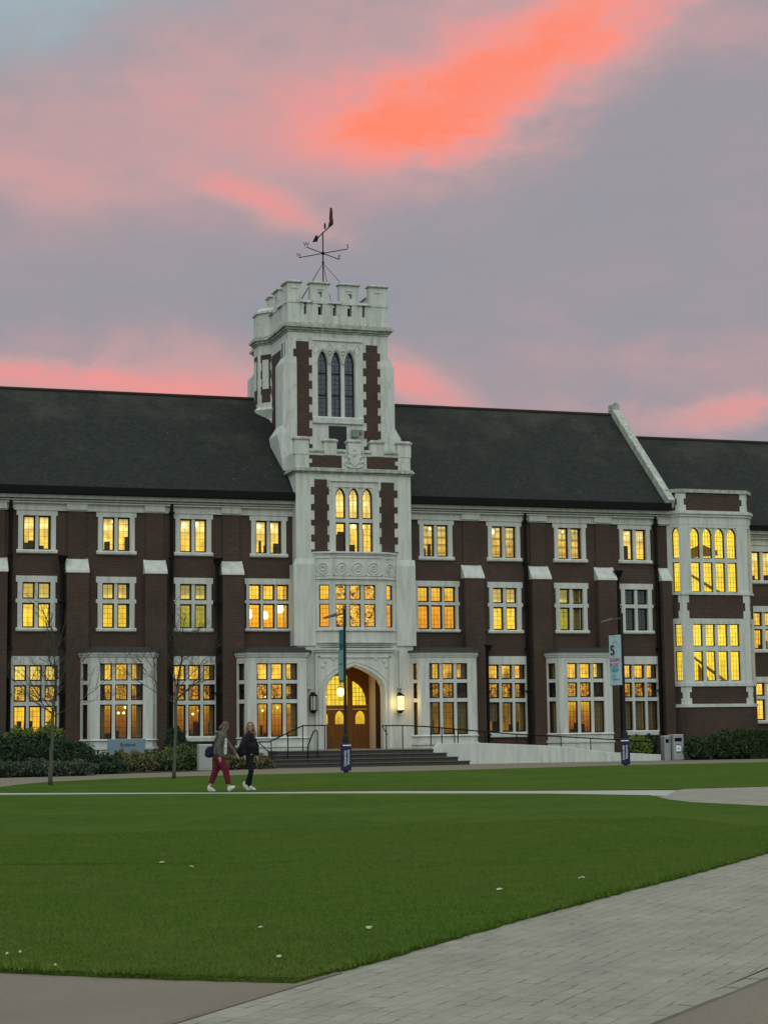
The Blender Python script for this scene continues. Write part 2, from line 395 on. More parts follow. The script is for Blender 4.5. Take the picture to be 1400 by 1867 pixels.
YL = (1.0, .70, .10); YB = (1.0, .86, .34); OR = (1.0, .44, .04); TN = (.42, .33, .12); BR = (.32, .12, .014); DK = (.10, .045, .012)
rooms = {
 'office': room('lit_office', ((0, (.60, .42, .14)), (.22, (.95, .62, .09)), (.5, (1, .72, .14)), (.66, (.85, .56, .14)), (.74, (1, .86, .36)), (.82, (1, .90, .45)), (.9, (1, .70, .2)), (1, TN)), 1.0, 2.6, (.36, .28, .12), .5),
 'shelves': room('lit_library', ((0, (.7, .45, .1)), (.5, (1, .68, .16)), (.75, (1, .78, .25)), (.85, (1, .92, .5)), (1, (.8, .55, .2))), .95, 2.6, (.36, .25, .09), .6, .34),
 'study': room('lit_study', ((0, (1, .66, .05)), (.45, (1, .72, .08)), (.62, (.75, .52, .12)), (.68, (1, .80, .22)), (.75, (.55, .42, .14)), (1, (.42, .32, .12))), .95, 2.0, (.62, .45, .06), .5),
 'greenish': room('lit_study_green', ((0, (.35, .36, .04)), (.4, (.50, .44, .07)), (.62, (.42, .34, .10)), (.7, (1, .84, .3)), (.76, (.40, .33, .14)), (1, (.36, .29, .12))), .85, 2.0, (.25, .28, .05), .6),
 'amber': room('lit_amber', ((0, (.85, .36, .03)), (.4, (1, .47, .03)), (.62, (1, .52, .05)), (.8, (1, .66, .10)), (1, (1, .62, .1))), .92, 2.4, (.8, .30, .02), .5),
 'hall': room('lit_hall', ((0, (.05, .022, .01)), (.10, (.14, .045, .008)), (.24, (.27, .09, .009)), (.36, (.40, .19, .014)), (.45, (.58, .36, .03)), (.54, (.85, .52, .07)), (.66, (.95, .55, .07)), (.76, (1, .62, .09)), (1, (1, .66, .10))), .98, 2.0, (.25, .10, .01), .65),
 'hall_b': room('lit_hall_bright', ((0, (.5, .24, .03)), (.2, (.8, .42, .04)), (.45, (.95, .62, .06)), (.6, (1, .74, .12)), (1, (.85, .70, .22))), .9, 2.0, (.55, .34, .03), .6),
 'hall_d': room('lit_hall_dim', ((0, (.04, .02, .01)), (.12, (.30, .15, .015)), (.22, (.20, .11, .02)), (.45, (.18, .11, .018)), (.56, (.75, .45, .06)), (.68, (.95, .56, .07)), (.75, (1, .56, .10)), (1, (1, .6, .12))), .9, 2.0, (.12, .07, .015), .7),
 'stairs': room('lit_stairs', ((0, (.92, .68, .06)), (.5, (1, .74, .08)), (1, (1, .78, .10))), .95, 1.6, (.80, .60, .05), .5),
 'gallery': room('lit_gallery', ((0, (.95, .55, .06)), (.5, (1, .66, .1)), (1, (1, .7, .16))), 1.0, 2.0, (.7, .35, .04), .5),
 'dark': room('unlit_room', ((0, (.016, .020, .034)), (1, (.022, .028, .045))), 1.0, 2.0, (.02, .022, .03), .5),
}
def f_glassm(rough, fac, tint=(1, 1, 1)):
    m = bpy.data.materials.new('window_glass'); m.use_nodes = True; nt = m.node_tree
    for n in list(nt.nodes): nt.nodes.remove(n)
    x = NX(nt); a = nt.nodes.new('ShaderNodeBsdfTransparent'); a.inputs[0].default_value = (*tint, 1)
    g = nt.nodes.new('ShaderNodeBsdfGlossy'); g.inputs['Roughness'].default_value = rough
    geo = geov(nt); bn = nt.nodes.new('ShaderNodeBump'); bn.inputs['Strength'].default_value = .25; bn.inputs['Distance'].default_value = .03
    nt.links.new(x.noise(geo, 6, 2), bn.inputs['Height']); nt.links.new(bn.outputs[0], g.inputs['Normal'])
    mx = nt.nodes.new('ShaderNodeMixShader'); mx.inputs[0].default_value = fac
    nt.links.new(a.outputs[0], mx.inputs[1]); nt.links.new(g.outputs[0], mx.inputs[2])
    o = nt.nodes.new('ShaderNodeOutputMaterial'); nt.links.new(mx.outputs[0], o.inputs[0]); return m
glass = f_glassm(.08, .05, (1.0, .95, .66))
glass_dark = f_glassm(.16, .13, (.5, .55, .65))
def stained():
    m = bpy.data.materials.new('stained_glass'); m.use_nodes = True; nt = m.node_tree
    for n in list(nt.nodes): nt.nodes.remove(n)
    x = NX(nt); g = geov(nt); s = x.sep(g)
    v = nt.nodes.new('ShaderNodeTexVoronoi'); v.inputs['Scale'].default_value = 11; nt.links.new(g, v.inputs['Vector'])
    vc = x.sep(v.outputs['Color'])
    n = x.noise(g, 4.2, 3, .6)
    c = x.ramp(vc[0], ((0, (.16, .03, .01)), (.18, (.75, .60, .45)), (.42, (.10, .09, .05)), (.55, (1, .85, .7)), (.78, (.55, .18, .05)), (.9, (.20, .26, .12)), (1, (.95, .9, .85))), 'CONSTANT')
    c = x.mix(x.m('MULTIPLY_ADD', n, 5.0, -1.9, True), (.95, .85, .72), x.mix(.25, c, (.08, .06, .04)))
    edge = nt.nodes.new('ShaderNodeTexVoronoi'); edge.feature = 'DISTANCE_TO_EDGE'; edge.inputs['Scale'].default_value = 11; nt.links.new(g, edge.inputs['Vector'])
    c = x.mix(x.m('LESS_THAN', edge.outputs['Distance'], .05), c, (.04, .03, .02))
    a = nt.nodes.new('ShaderNodeBsdfTransparent'); nt.links.new(c, a.inputs[0])
    gl = nt.nodes.new('ShaderNodeBsdfGlossy'); gl.inputs['Roughness'].default_value = .15
    mx = nt.nodes.new('ShaderNodeMixShader'); mx.inputs[0].default_value = .05
    nt.links.new(a.outputs[0], mx.inputs[1]); nt.links.new(gl.outputs[0], mx.inputs[2])
    o = nt.nodes.new('ShaderNodeOutputMaterial'); nt.links.new(mx.outputs[0], o.inputs[0]); return m
stainm = stained()
def emis(name, c, k):
    m = bpy.data.materials.new(name); m.use_nodes = True; nt = m.node_tree
    for n in list(nt.nodes): nt.nodes.remove(n)
    e = nt.nodes.new('ShaderNodeEmission'); e.inputs[0].default_value = (*c, 1); e.inputs[1].default_value = k
    o = nt.nodes.new('ShaderNodeOutputMaterial'); nt.links.new(e.outputs[0], o.inputs[0]); return noemit(m)
lampm = emis('lamp_bulb', (1, .86, .5), 3.0)
lamph = emis('lantern_glow', (1, .74, .24), 3.2)
curtain = mat('curtain_fabric', (.22, .18, .14), .9)
silh = mat('furniture', (.05, .03, .02), .8)

# ------------------------------------------------------------------ generic window
def arch_pts(a, b, zs, zt, n=6):
    """pointed arch outline from (a,zs) over the apex to (b,zs)"""
    c = (a + b) / 2; h = zt - zs; w = (b - a) / 2; out = []
    for i in range(n + 1):
        t = i / n; out.append((a + w * (1 - math.cos(t * PI / 2)) ** 1.0 if False else a + w * t ** 1.55, zs + h * math.sin(t * PI / 2 * .93) / math.sin(PI / 2 * .93)))
    return out + [(2 * c - p[0], p[1]) for p in out[-2::-1]]
def spandrels(mb, a, b, zs, zt, ztop, y0, y1, pts=None):
    pts = pts or arch_pts(a, b, zs, zt); n = len(pts) // 2
    L = pts[:n + 1]; Rr = pts[n:]
    mb.prismy([(a, ztop)] + L + [((a + b) / 2, ztop)], y0, y1)
    mb.prismy([(b, ztop)] + Rr[::-1] + [((a + b) / 2, ztop)], y0, y1)
def ring(mb, pts, t, y0, y1):
    """dark casement following an outline"""
    xs = [p[0] for p in pts]; zs = [p[1] for p in pts]; cx, cz = (min(xs) + max(xs)) / 2, (min(zs) + max(zs)) / 2
    sx = 1 - 2 * t / (max(xs) - min(xs)); sz = 1 - 2 * t / (max(zs) - min(zs))
    q = [(cx + (p[0] - cx) * sx, cz + (p[1] - cz) * sz) for p in pts]; n = len(pts)
    vs = [(p[0], y0, p[1]) for p in pts] + [(p[0], y0, p[1]) for p in q] + [(p[0], y1, p[1]) for p in q]
    mb.add(vs, [(i, (i + 1) % n, n + (i + 1) % n, n + i) for i in range(n)] + [(n + i, n + (i + 1) % n, 2 * n + (i + 1) % n, 2 * n + i) for i in range(n)])
    return q

def window(parent, T, cols, rows, outer, ears=True, rm='office', stain=(), arch=None, name='window', sill=True, depth=.2, proud=.05,
           lead=(2, 4), closed=False, extra=None, roomdepth=1.5, ext=(.35, 1.1), glassmat=None, surround=True, fw=.058):
    """cols/rows = intervals of the lights; outer = (x0,x1,z0,z1). One part with frame, pane, casement, room as sub-parts."""
    ox0, ox1, oz0, oz1 = outer; e = .07 if ears else 0
    mb = MB(); mb.T = T
    xs = cuts((ox0, ox0 + e, ox1 - e, ox1), *cols); zs = cuts((oz0, oz1), *rows)
    def lit(i, j):
        a, b = xs[i], xs[i + 1]; c, d_ = zs[j], zs[j + 1]
        return any(p[0] <= a + 1e-4 and b <= p[1] + 1e-4 for p in cols) and any(q[0] <= c + 1e-4 and d_ <= q[1] + 1e-4 for q in rows)
    rowi = lambda j: any(q[0] <= zs[j] + 1e-4 and zs[j + 1] <= q[1] + 1e-4 for q in rows)
    def solid(i, j):
        if lit(i, j): return False
        if e and (xs[i] < ox0 + e - 1e-4 or xs[i + 1] > ox1 - e + 1e-4): return not rowi(j)
        return True
    x0, x1 = cols[0][0], cols[-1][1]
    # outer surround and set-back mullions
    inner = lambda i: xs[i] >= x0 - 1e-4 and xs[i + 1] <= x1 + 1e-4
    innz = lambda j: zs[j] >= rows[0][0] - 1e-4 and zs[j + 1] <= rows[-1][1] + 1e-4
    mb.grid(xs, zs, lambda i, j: solid(i, j) and not (inner(i) and innz(j)), -proud, depth)
    mb.grid(xs, zs, lambda i, j: solid(i, j) and inner(i) and innz(j), -proud + .055, depth - .003)
    if sill:
        mb.hexa([(ox0 + .0, -proud, rows[0][0] - .015), (ox1, -proud, rows[0][0] - .015), (ox1, -proud - .07, rows[0][0] - .06), (ox0, -proud - .07, rows[0][0] - .06)][::-1],
                [(ox0 + .0, -proud + .002, oz0 + .01), (ox1, -proud + .002, oz0 + .01), (ox1, -proud - .06, oz0 + .03), (ox0, -proud - .06, oz0 + .03)][::-1])
    topi = len(rows) - 1
    if arch:
        for a, b in cols: spandrels(mb, a, b, arch[0], arch[1], rows[topi][1], -proud + .03, depth - .004)
    root = mb.build(name, stone, parent) if surround else None
    fr = MB(); fr.T = T; pn = MB(); pn.T = T; sp = MB(); sp.T = T
    for (a, b) in cols:
        for k, (c, d_) in enumerate(rows):
            pts = [(a, c), (b, c), (b, d_), (a, d_)]
            if arch and k == topi: pts = [(b, c)] + [(p[0], p[1]) for p in arch_pts(a, b, arch[0], arch[1])][::-1] + [(a, c)]
            ring(fr, pts, fw, depth - .09, depth - .02)
            (sp if k in stain else pn).add([(a, depth - .04, c), (b, depth - .04, c), (b, depth - .04, d_), (a, depth - .04, d_)], [(0, 1, 2, 3)])
            nvx = lead[0]; nh = max(1, round((d_ - c) / (.21 if lead[1] == 4 else .27)))
            lw = .005
            for q in range(1, nvx): X = a + (b - a) * q / nvx; fr.box(X - lw, X + lw, depth - .055, depth - .045, c, d_ - (.12 if arch and k == topi else 0))
            for q in range(1, nh): Z = c + (d_ - c) * q / nh; fr.box(a, b, depth - .0555, depth - .0445, Z - lw, Z + lw)
    P = root if surround else parent
    fr.build('casement', caseme, P)
    if pn.v: pn.build('pane', glassmat or (glass if rm != 'dark' else glass_dark), P)
    if sp.v: sp.build('stained_pane', stainm, P)
    rb = MB(); rb.T = T; z0, z1 = rows[0][0] - .12, rows[-1][1] + .15; L, Rr = x0 - ext[0], x1 + ext[1]; y0, y1 = depth + .01, depth + roomdepth
    vs = [(L, y0, z0), (Rr, y0, z0), (Rr, y1, z0), (L, y1, z0), (L, y0, z1), (Rr, y0, z1), (Rr, y1, z1), (L, y1, z1)]
    rb.add(vs, [(0, 1, 2, 3), (4, 5, 6, 7), (1, 2, 6, 5), (2, 3, 7, 6), (3, 0, 4, 7)])
    ro = rb.build('room_interior', rooms[rm], P)
    if extra:
        for nm, m_, fn in extra:
            q = MB(); q.T = T; fn(q, x0, x1, rows[0][0], rows[-1][1], depth); q.build(nm, m_, P)
    return root
def bulbs(*pts):
    def f(q, x0, x1, z0, z1, d):
        for (u, w, r) in pts: q.ball((x0 + (x1 - x0) * u, d + .55, z0 + (z1 - z0) * w), r, 8, 6)
    return ('ceiling_lamp', lampm, f)
def drapes(*iv, **k):
    w0 = k.get('z0', 0); w1 = k.get('z1', 1)
    def f(q, x0, x1, z0, z1, d):
        for (u0, u1) in iv:
            a, b = x0 + (x1 - x0) * u0, x0 + (x1 - x0) * u1; n = max(3, int((b - a) / .05)); za, zb = z0 + (z1 - z0) * w0, z0 + (z1 - z0) * w1
            for i in range(n):
                xa, xb = a + (b - a) * i / n, a + (b - a) * (i + 1) / n; ya, yb = d + .03 + .03 * (i % 2), d + .03 + .03 * ((i + 1) % 2)
                q.add([(xa, ya, za), (xb, yb, za), (xb, yb, zb), (xa, ya, zb)], [(0, 1, 2, 3)])
    return ('curtain', curtain, f)
def clutter(seed, n=3, h=.3):
    def f(q, x0, x1, z0, z1, d):
        r = random.Random(seed)
        for i in range(n):
            a = x0 + (x1 - x0) * r.random(); w = .1 + .22 * r.random()
            q.box(a, a + w, d + .3 + .1 * i, d + .36 + .1 * i, z0 - .1, z0 + h * (z1 - z0) * (.3 + r.random()))
    return ('furniture', silh, f)

def Tm(o, ang=0):
    """local frame: x along the wall, y inwards, z up"""
    return Matrix.Translation(Vector(o)) @ Matrix.Rotation(ang, 4, 'Z')

# ------------------------------------------------------------------ ground
def sheet(name, pts, dz, m, thick=0):
    mb = MB()
    if thick: mb.hexa([(p[0], p[1], G(p[1]) + dz - thick) for p in pts], [(p[0], p[1], G(p[1]) + dz) for p in pts])
    else: mb.add([(p[0], p[1], G(p[1]) + dz) for p in pts], [tuple(range(len(pts)))])
    o = mb.build(name, m); o['kind'] = 'structure'; return o
def wob(a, b, n, amp, seed):
    r = random.Random(seed); out = []
    for i in range(n):
        t = i / n; out.append((a[0] + (b[0] - a[0]) * t + r.uniform(-amp, amp), a[1] + (b[1] - a[1]) * t + r.uniform(-amp, amp)))
    return out
def wobble(pts, seg, amp, seed):
    out = []
    for i in range(len(pts) - 1):
        a, b = pts[i], pts[i + 1]; n = max(1, int(math.dist(a, b) / seg)); out += wob(a, b, n, amp, seed + i)
    return out + [pts[-1]]
sheet('ground', [(-300, -160), (300, -160), (300, 400), (-300, 400)], -.004, tarmac)
gb = [(-60, -29.5), (-17.3, -25.6), (-12, -28.3), (-8, -30), (-4.6, -32.2), (-2.4, -33.4), (-1.4, -33.2), (1, -33.1), (20, -36), (60, -40), (60, 1), (-60, 1)]
sheet('gravel_path', gb, .002, gravel)
back = [(-30, -27), (-20.5, -23.5), (-16.61, -20.37), (-15.52, -17.8), (-14.47, -16.14), (-12.36, -14.4), (-10.16, -13.35), (-6.49, -12.68), (-4.22, -12.56), (-1.69, -12.3), (0.93, -11.94), (4.28, -11.07), (7.83, -10.05), (10.13, -9.93), (14.29, -9.45), (30, -7.5), (60, -5)]
front = [(60, -38), (20, -34.5), (0.97, -32.9), (-1.38, -33.01), (-2.3, -33.22), (-4.6, -32.0), (-8.11, -29.71), (-11.96, -28.07), (-17.1, -24.89), (-30, -28)]
sheet('far_lawn', wobble(back, .5, .05, 3)[:-1] + [(60, -5)] + front, .03, grassm, .06)
path = [(-60, -32), (-30, -28), (-17.1, -24.89), (-11.96, -28.07), (-8.11, -29.71), (-4.6, -32.0), (-2.3, -33.22), (-1.9, -33.6), (-3.6, -36.4), (-5.53, -34.21), (-8.77, -31.77), (-12.29, -29.52), (-17.31, -26.87), (-30, -30.5), (-60, -36)]
sheet('path', path, .008, pathm)
sheet('path_junction', [(-3.6, -36.4), (-1.9, -33.6), (-1.38, -33.01), (0.97, -32.9), (20, -34.5), (60, -38), (60, -60), (10, -45), (-3, -44), (-4.5, -42.2), (-4.95, -40.1), (-4.7, -38.67), (-4.1, -36.9)], .014, mat('junction_paving', rough=.9, fn=f_pave(rad(10), .42, .21, .95)))
mb_ = [(-60, -36), (-30, -30.5), (-17.31, -26.87), (-12.29, -29.52), (-8.77, -31.77), (-5.53, -34.21), (-4.0, -36.4), (-4.67, -38.67), (-4.88, -40.08), (-4.41, -42.36), (-3.2, -45), (-4, -48)]
mr = [(-4, -48), (-10.59, -53.24), (-12.54, -55.34), (-13.78, -56.62), (-15.06, -57.91), (-15.99, -58.90), (-16.89, -59.82), (-17.65, -60.66), (-18.25, -61.32), (-18.86, -61.95), (-19.20, -62.3)]
ml = [(-19.20, -62.3), (-19.69, -61.98), (-20.01, -61.76), (-20.35, -61.53), (-20.68, -61.27), (-21.02, -60.98), (-24, -58.6), (-60, -35)]
LAWN = mb_ + wobble(mr, .12, .022, 9)[1:] + wobble(ml, .12, .022, 30)[1:-1]
sheet('lawn', LAWN, .035, grassm, .07)
# paved path in the foreground, its edging and the drain course
pv0, pv1 = Vector((-20.9, -64.2)), Vector((6, -38.0))
sheet('paved_path', [(-26, -69.8), (-20.32, -63.62), (-19.84, -63.11), (-19.29, -62.45), (-19.0, -62.0), (-11.5, -53.0), (0, -42), (60, -41), (60, -50), (5, -46), (-10, -57.6), (-16.03, -62.81), (-17.86, -64.62), (-22, -69.5)], .004, paving)
kb = MB()
for a, b in (((-26, -69.8), (-20.32, -63.62)), ((-20.32, -63.62), (-19.29, -62.45)), ((-19.29, -62.45), (-18.86, -61.98))):
    a, b = Vector(a), Vector(b); n = (b - a).normalized(); p = Vector((-n.y, n.x)) * .03
    kb.hexa([(q.x, q.y, G(q.y) - .03) for q in (a - p, b - p, b + p, a + p)], [(q.x, q.y, G(q.y) + .012) for q in (a - p, b - p, b + p, a + p)])
o = kb.build('path_edging', mat('edging', rough=.9, fn=lambda x, nt, b: nt.links.new(x.mix(x.noise(geov(nt), 9, 3), (.11, .085, .06), (.2, .17, .13)), b.inputs['Base Color']))); o['kind'] = 'structure'
dr = MB(); r_ = random.Random(5); a, b = Vector((-18.9, -65.6)), Vector((-9.9, -57.3)); n = (b - a).normalized(); p = Vector((-n.y, n.x))
L = (b - a).length; t = 0
while t < L:
    l = .42; q0, q1 = a + n * t, a + n * (t + l - .022); w = .055; dz = r_.uniform(.002, .008)
    dr.hexa([(q.x, q.y, G(q.y) - .03) for q in (q0 - p * w, q1 - p * w, q1 + p * w, q0 + p * w)], [(q.x, q.y, G(q.y) + dz + .004) for q in (q0 - p * w, q1 - p * w, q1 + p * w, q0 + p * w)]); t += l
o = dr.build('drain_course', mat('drain_blocks', rough=.9, fn=lambda x, nt, b: nt.links.new(x.mix(x.noise(geov(nt), 5, 5), (.17, .16, .13), (.28, .26, .21)), b.inputs['Base Color']))); o['kind'] = 'structure'
sheet('flower_bed_soil', [(-40, -9), (-18, -8.4), (-15.67, -9.8), (-12.3, -7.9), (-7, -5.6), (-5.2, -4.2), (-5.2, -.4), (-40, -.4)], .02, soil)
sheet('border_soil', [(13.6, -2.7), (30, -3.9), (30, -.3), (13.6, -.3)], .02, soil)

# near grass blades (real blades, so the lawn's edge is not a clean line)
def in_poly(px, py, poly):
    c = np.zeros(len(px), bool); n = len(poly); j = n - 1
    for i in range(n):
        xi, yi = poly[i]; xj, yj = poly[j]
        if yi != yj: c ^= ((yi > py) != (yj > py)) & (px < (xj - xi) * (py - yi) / (yj - yi) + xi)
        j = i
    return c
rng = np.random.default_rng(3)
def blades(name, px, py, hmin, hmax, w, parent=None):
    n = len(px); h = rng.uniform(hmin, hmax, n); a = rng.uniform(0, 2 * PI, n); lx = rng.normal(0, .5, n) * h; ly = rng.normal(0, .5, n) * h
    z = (py + 28) / 240 + .03
    v = np.zeros((n, 3, 3)); ca, sa = np.cos(a) * w, np.sin(a) * w
    v[:, 0] = np.stack([px - ca, py - sa, z], 1); v[:, 1] = np.stack([px + ca, py + sa, z], 1); v[:, 2] = np.stack([px + lx, py + ly, z + h], 1)
    me = bpy.data.meshes.new(name); me.vertices.add(3 * n); me.vertices.foreach_set('co', v.ravel())
    me.loops.add(3 * n); me.loops.foreach_set('vertex_index', np.arange(3 * n)); me.polygons.add(n); me.polygons.foreach_set('loop_start', np.arange(n) * 3); me.polygons.foreach_set('loop_total', np.full(n, 3))
    me.update(); me.validate(); me.materials.append(bladem); o = bpy.data.objects.new(name, me); COL.objects.link(o); return o
NB = 260000
px = rng.uniform(-24, -8, NB * 3); py = -63 + 18 * rng.power(1.0, NB * 3) ** 1.7
yy = py + 74.29; lat = (px + 22.49) * .951 - yy * .309; dep = (px + 22.49) * .309 + yy * .951
k = in_poly(px, py, LAWN) & (abs(lat) < dep * .235) & (rng.random(NB * 3) < 1.0)
px, py = px[k][:NB], py[k][:NB]
g = blades('grass', px, py, .010, .030, .003)
tag(g, 'short mown grass of the big lawn beside the paved path', 'grass', kind='stuff')
ex, ey = [], []
for line in (mr, ml):
    for i in range(len(line) - 1):
        a, b = line[i], line[i + 1]; m_ = int(math.dist(a, b) * 260); t = rng.random(m_)
        if b[0] < -26: continue
        ex.append(a[0] + (b[0] - a[0]) * t + rng.normal(0, .03, m_)); ey.append(a[1] + (b[1] - a[1]) * t + rng.normal(0, .03, m_))
ex = np.concatenate(ex); ey = np.concatenate(ey); k = (noise_ := np.array([noise.noise(Vector((float(a) * 3, float(b) * 3, 0))) for a, b in zip(ex, ey)])) > -.12
g = blades('edge_grass', ex[k], ey[k], .02, .06, .005); tag(g, 'ragged tufts of grass along the edge of the lawn', 'grass', kind='stuff')

# ------------------------------------------------------------------ main building
H = thing('college_building', 'long dark red brick building with white stone windows, canted bays and steep dark roof', 'building')
XL, XR = -15.0, 15.0
wc1 = [-13.04, -9.84, -6.65, -3.45, 3.96, 7.1, 10.22, 13.36]
R1 = dict(cols=[(-.56, -.065), (.065, .56)], rows=[(8.93, 10.31)], outer=(-.82, .82, 8.76, 10.55))
R2 = dict(cols=[(-.56, -.065), (.065, .56)], rows=[(5.79, 6.79), (6.95, 7.62)], outer=(-.82, .82, 5.63, 7.87))
R2w = dict(cols=[(-.86, -.34), (-.26, .26), (.34, .86)], rows=[(5.80, 6.84), (6.97, 7.64)], outer=(-1.04, 1.04, 5.66, 7.88))
R3 = dict(cols=[(-.86, -.36), (-.25, .25), (.36, .86)], rows=[(1.40, 2.68), (2.84, 3.50), (3.66, 4.30)], outer=(-1.0, 1.0, 1.16, 4.65))
wc3 = [-13.04, -6.60, 7.12, 13.42]
holes = []
def ad_(c, s): holes.append((c + s['cols'][0][0] - .04, c + s['cols'][-1][1] + .04, s['rows'][0][0] - .04, s['rows'][-1][1] + .04))
for c in wc1: ad_(c, R1)
for i, c in enumerate(wc1): ad_(c, R2w if i in (3, 4) else R2)
for c in wc3: ad_(c, R3)
for c in (-9.77, -3.40, 4.04, 10.33): holes.append((c - 1.3, c + 1.3, .9, 4.6))
holes += [(-2.30, 2.55, -.3, 11.0), (-19.2, -15.05, -.3, 11.0)]
xs = cuts((-40, XL, XR), *[(h[0], h[1]) for h in holes]); zs = cuts((-.3, 11.0), *[(h[2], h[3]) for h in holes])
mb = MB()
mb.grid(xs, zs, lambda i, j: not any(h[0] - 1e-4 <= xs[i] and xs[i + 1] <= h[1] + 1e-4 and h[2] - 1e-4 <= zs[j] and zs[j + 1] <= h[3] + 1e-4 for h in holes) , 0, .18)
mb.box(-40, XR, 10.6, 10.9, -.3, 11.0)
mb.box(XR - .3, XR, 2.6, 10.6, -.3, 11.0)
mb.build('wall', brick, H)
row1 = ['office', 'office', 'office', 'office', 'shelves', 'shelves', 'shelves', 'office']
for i, c in enumerate(wc1):
    ex = [drapes((0, .08), (.92, 1))] if i % 3 == 0 else []
    ex.append(bulbs((.3, .88, .10), (.75, .9, .10)) if i in (2, 3, 5) else bulbs((.5, .93, .06)))
    if i in (0, 1, 3, 7, 4): ex.append(clutter(i + 3, 3, .45))
    window(H, Tm((c, 0, 0)), rm=row1[i], extra=ex, lead=(2, 3), **R1)
row2 = ['study', 'study', 'greenish', 'amber', 'amber', 'study', 'greenish', 'dark']
for i, c in enumerate(wc1):
    ex = []
    if i in (0, 1, 2): ex.append(bulbs((.32, .62, .12), (.36, .62, .12)))
    if i == 2: ex[-1] = bulbs((.36, .60, .09), (.43, .60, .09), (.6, .6, .07))
    if i == 3: ex.append(bulbs((.11, .32, .15), (.52, .30, .13), (.88, .47, .18), (.11, .40, .13), (.52, .36, .11), (.88, .55, .15)))
    if i == 6: ex += [bulbs((.2, .6, .08), (.3, .59, .09), (.4, .61, .07)), drapes((.68, .95))]
    if i == 7: ex.append(drapes((0, .4), (.55, 1)))
    if i in (1,): ex.append(drapes((.9, 1)))
    window(H, Tm((c, 0, 0)), rm=row2[i], extra=ex, lead=((3 if i in (3, 4) else 2), 4), **(R2w if i in (3, 4) else R2))
for i, c in enumerate(wc3):
    ex = [drapes(((.88, 1) if i else (0, 0.01)), z1=.98), clutter(i + 40, 4, .2)]
    if i == 1: ex.append(bulbs((.42, .30, .05), (.55, .31, .05), (.7, .36, .05), (.06, .3, .04)))
    if i == 2: ex += [bulbs((.1, .2, .04)), drapes((.02, .30), z0=.16, z1=.44)]
    if i == 3: ex += [drapes((0, .28), (.34, .62), (.70, 1.0), z1=.44)]
    window(H, Tm((c, 0, 0)), rm=['hall_b', 'hall', 'hall_d', 'hall_d'][i], stain=(1,), ears=False, extra=ex, lead=(3, 4), **R3)

# cornice and frieze
cb = MB()
def cornice(x0, x1, y=0.0, zt=11.15, mbx=None):
    m_ = mbx or cb
    m_.box(x0, x1, y - .09, y + .12, zt - .64, zt - .605); m_.box(x0, x1, y - .03, y + .12, zt - .605, zt - .35)
    m_.box(x0, x1, y - .17, y + .12, zt - .35, zt - .285); m_.box(x0, x1, y - .05, y + .12, zt - .285, zt - .25)
    m_.box(x0, x1, y - .22, y + .12, zt - .25, zt - .19); m_.box(x0, x1, y - .10, y + .12, zt - .19, zt - .155)
    m_.box(x0, x1, y - .36, y + .12, zt - .155, zt + .01)
cornice(-40, -2.3); cornice(2.5, 15.0)
BX = [-21, -17.9, -14.67, -11.45, -8.27, -5.06, 5.55, 8.68, 11.80, 14.90]
for c in BX: cb.box(c - .42, c + .42, -.135, -.03, 10.555, 10.805)
cb.build('cornice', stone, H, bevel=.012)
# recessed panels in the frieze read as shadow lines: thin fillets
# gutter, roof
gm = MB(); gm.prismx([(-.62, 11.17), (-.40, 11.13), (-.34, 11.40), (-.62, 11.46)], -40, -2.45); gm.prismx([(-.62, 11.17), (-.40, 11.13), (-.34, 11.40), (-.62, 11.46)], 2.66, 14.95); gm.build('gutter', ironm, H)
rm_ = MB()
slope = (16.42 - 11.30) / (5.18 + .45)
def roofpair(m_, x0, x1, ye, ze, yr, zr, th=.12):
    n = 1
    m_.prismx([(ye, ze), (yr, zr), (yr, zr - th), (ye, ze - th)], x0, x1)
    m_.prismx([(2 * yr - ye, ze), (yr, zr), (yr, zr - th), (2 * yr - ye, ze - th)], x0, x1)
roofpair(rm_, -40, -2.36, -.46, 11.33, 5.18, 16.42); roofpair(rm_, 2.40, 14.86, -.46, 11.33, 5.18, 16.42); rm_.prismx([(10.82, 11.33), (5.18, 16.42), (5.18, 16.30), (10.82, 11.21)], -2.36, 2.40)
rm_.build('roof', roofm, H)
rd = MB(); rd.tube([(-40, 5.18, 16.42), (14.86, 5.18, 16.42)], .09, 8); rd.build('ridge_tiles', mat('ridge', (.028, .022, .018), .9), H)
# gable coping at the right end
gc = MB(); gx0, gx1 = 14.80, 15.14
gc.prismx([(-.42, 11.25), (5.18, 16.42), (5.18, 16.86), (-.62, 11.62)], gx0, gx1); gc.prismx([(10.78, 11.25), (5.18, 16.42), (5.18, 16.86), (10.98, 11.62)], gx0, gx1)
gc.prismy([(gx0 - .02, 16.6), (gx1 + .02, 16.6), (gx1 + .02, 16.92), ((gx0 + gx1) / 2, 17.02), (gx0 - .02, 16.92)], 4.95, 5.41)
gc.build('gable_coping', stone_m, H, bevel=.02)
gw = MB(); gw.prismx([(-.2, 11.0), (5.18, 16.3), (10.6, 11.0)], gx0 + .03, gx1 - .03); gw.build('gable_wall', brick, H)
# buttresses with white weatherings
for c in BX:
    h = .44
    if c == 14.90: c, h = 14.70, .23
    b_ = MB(); b_.box(c - h, c + h, -.42, -.002, -.3, 8.02); bo = b_.build('buttress', brick, H)
    s_ = MB(); s_.hexa([(c - h - .03, -.46, 7.98), (c + h + .03, -.46, 7.98), (c + h + .03, -.001, 7.98), (c - h - .03, -.001, 7.98)],
                       [(c - h - .03, -.43, 8.10), (c + h + .03, -.43, 8.10), (c + h + .03, -.001, 8.60), (c - h - .03, -.001, 8.60)])
    s_.build('weathering', stone, bo, bevel=.02)
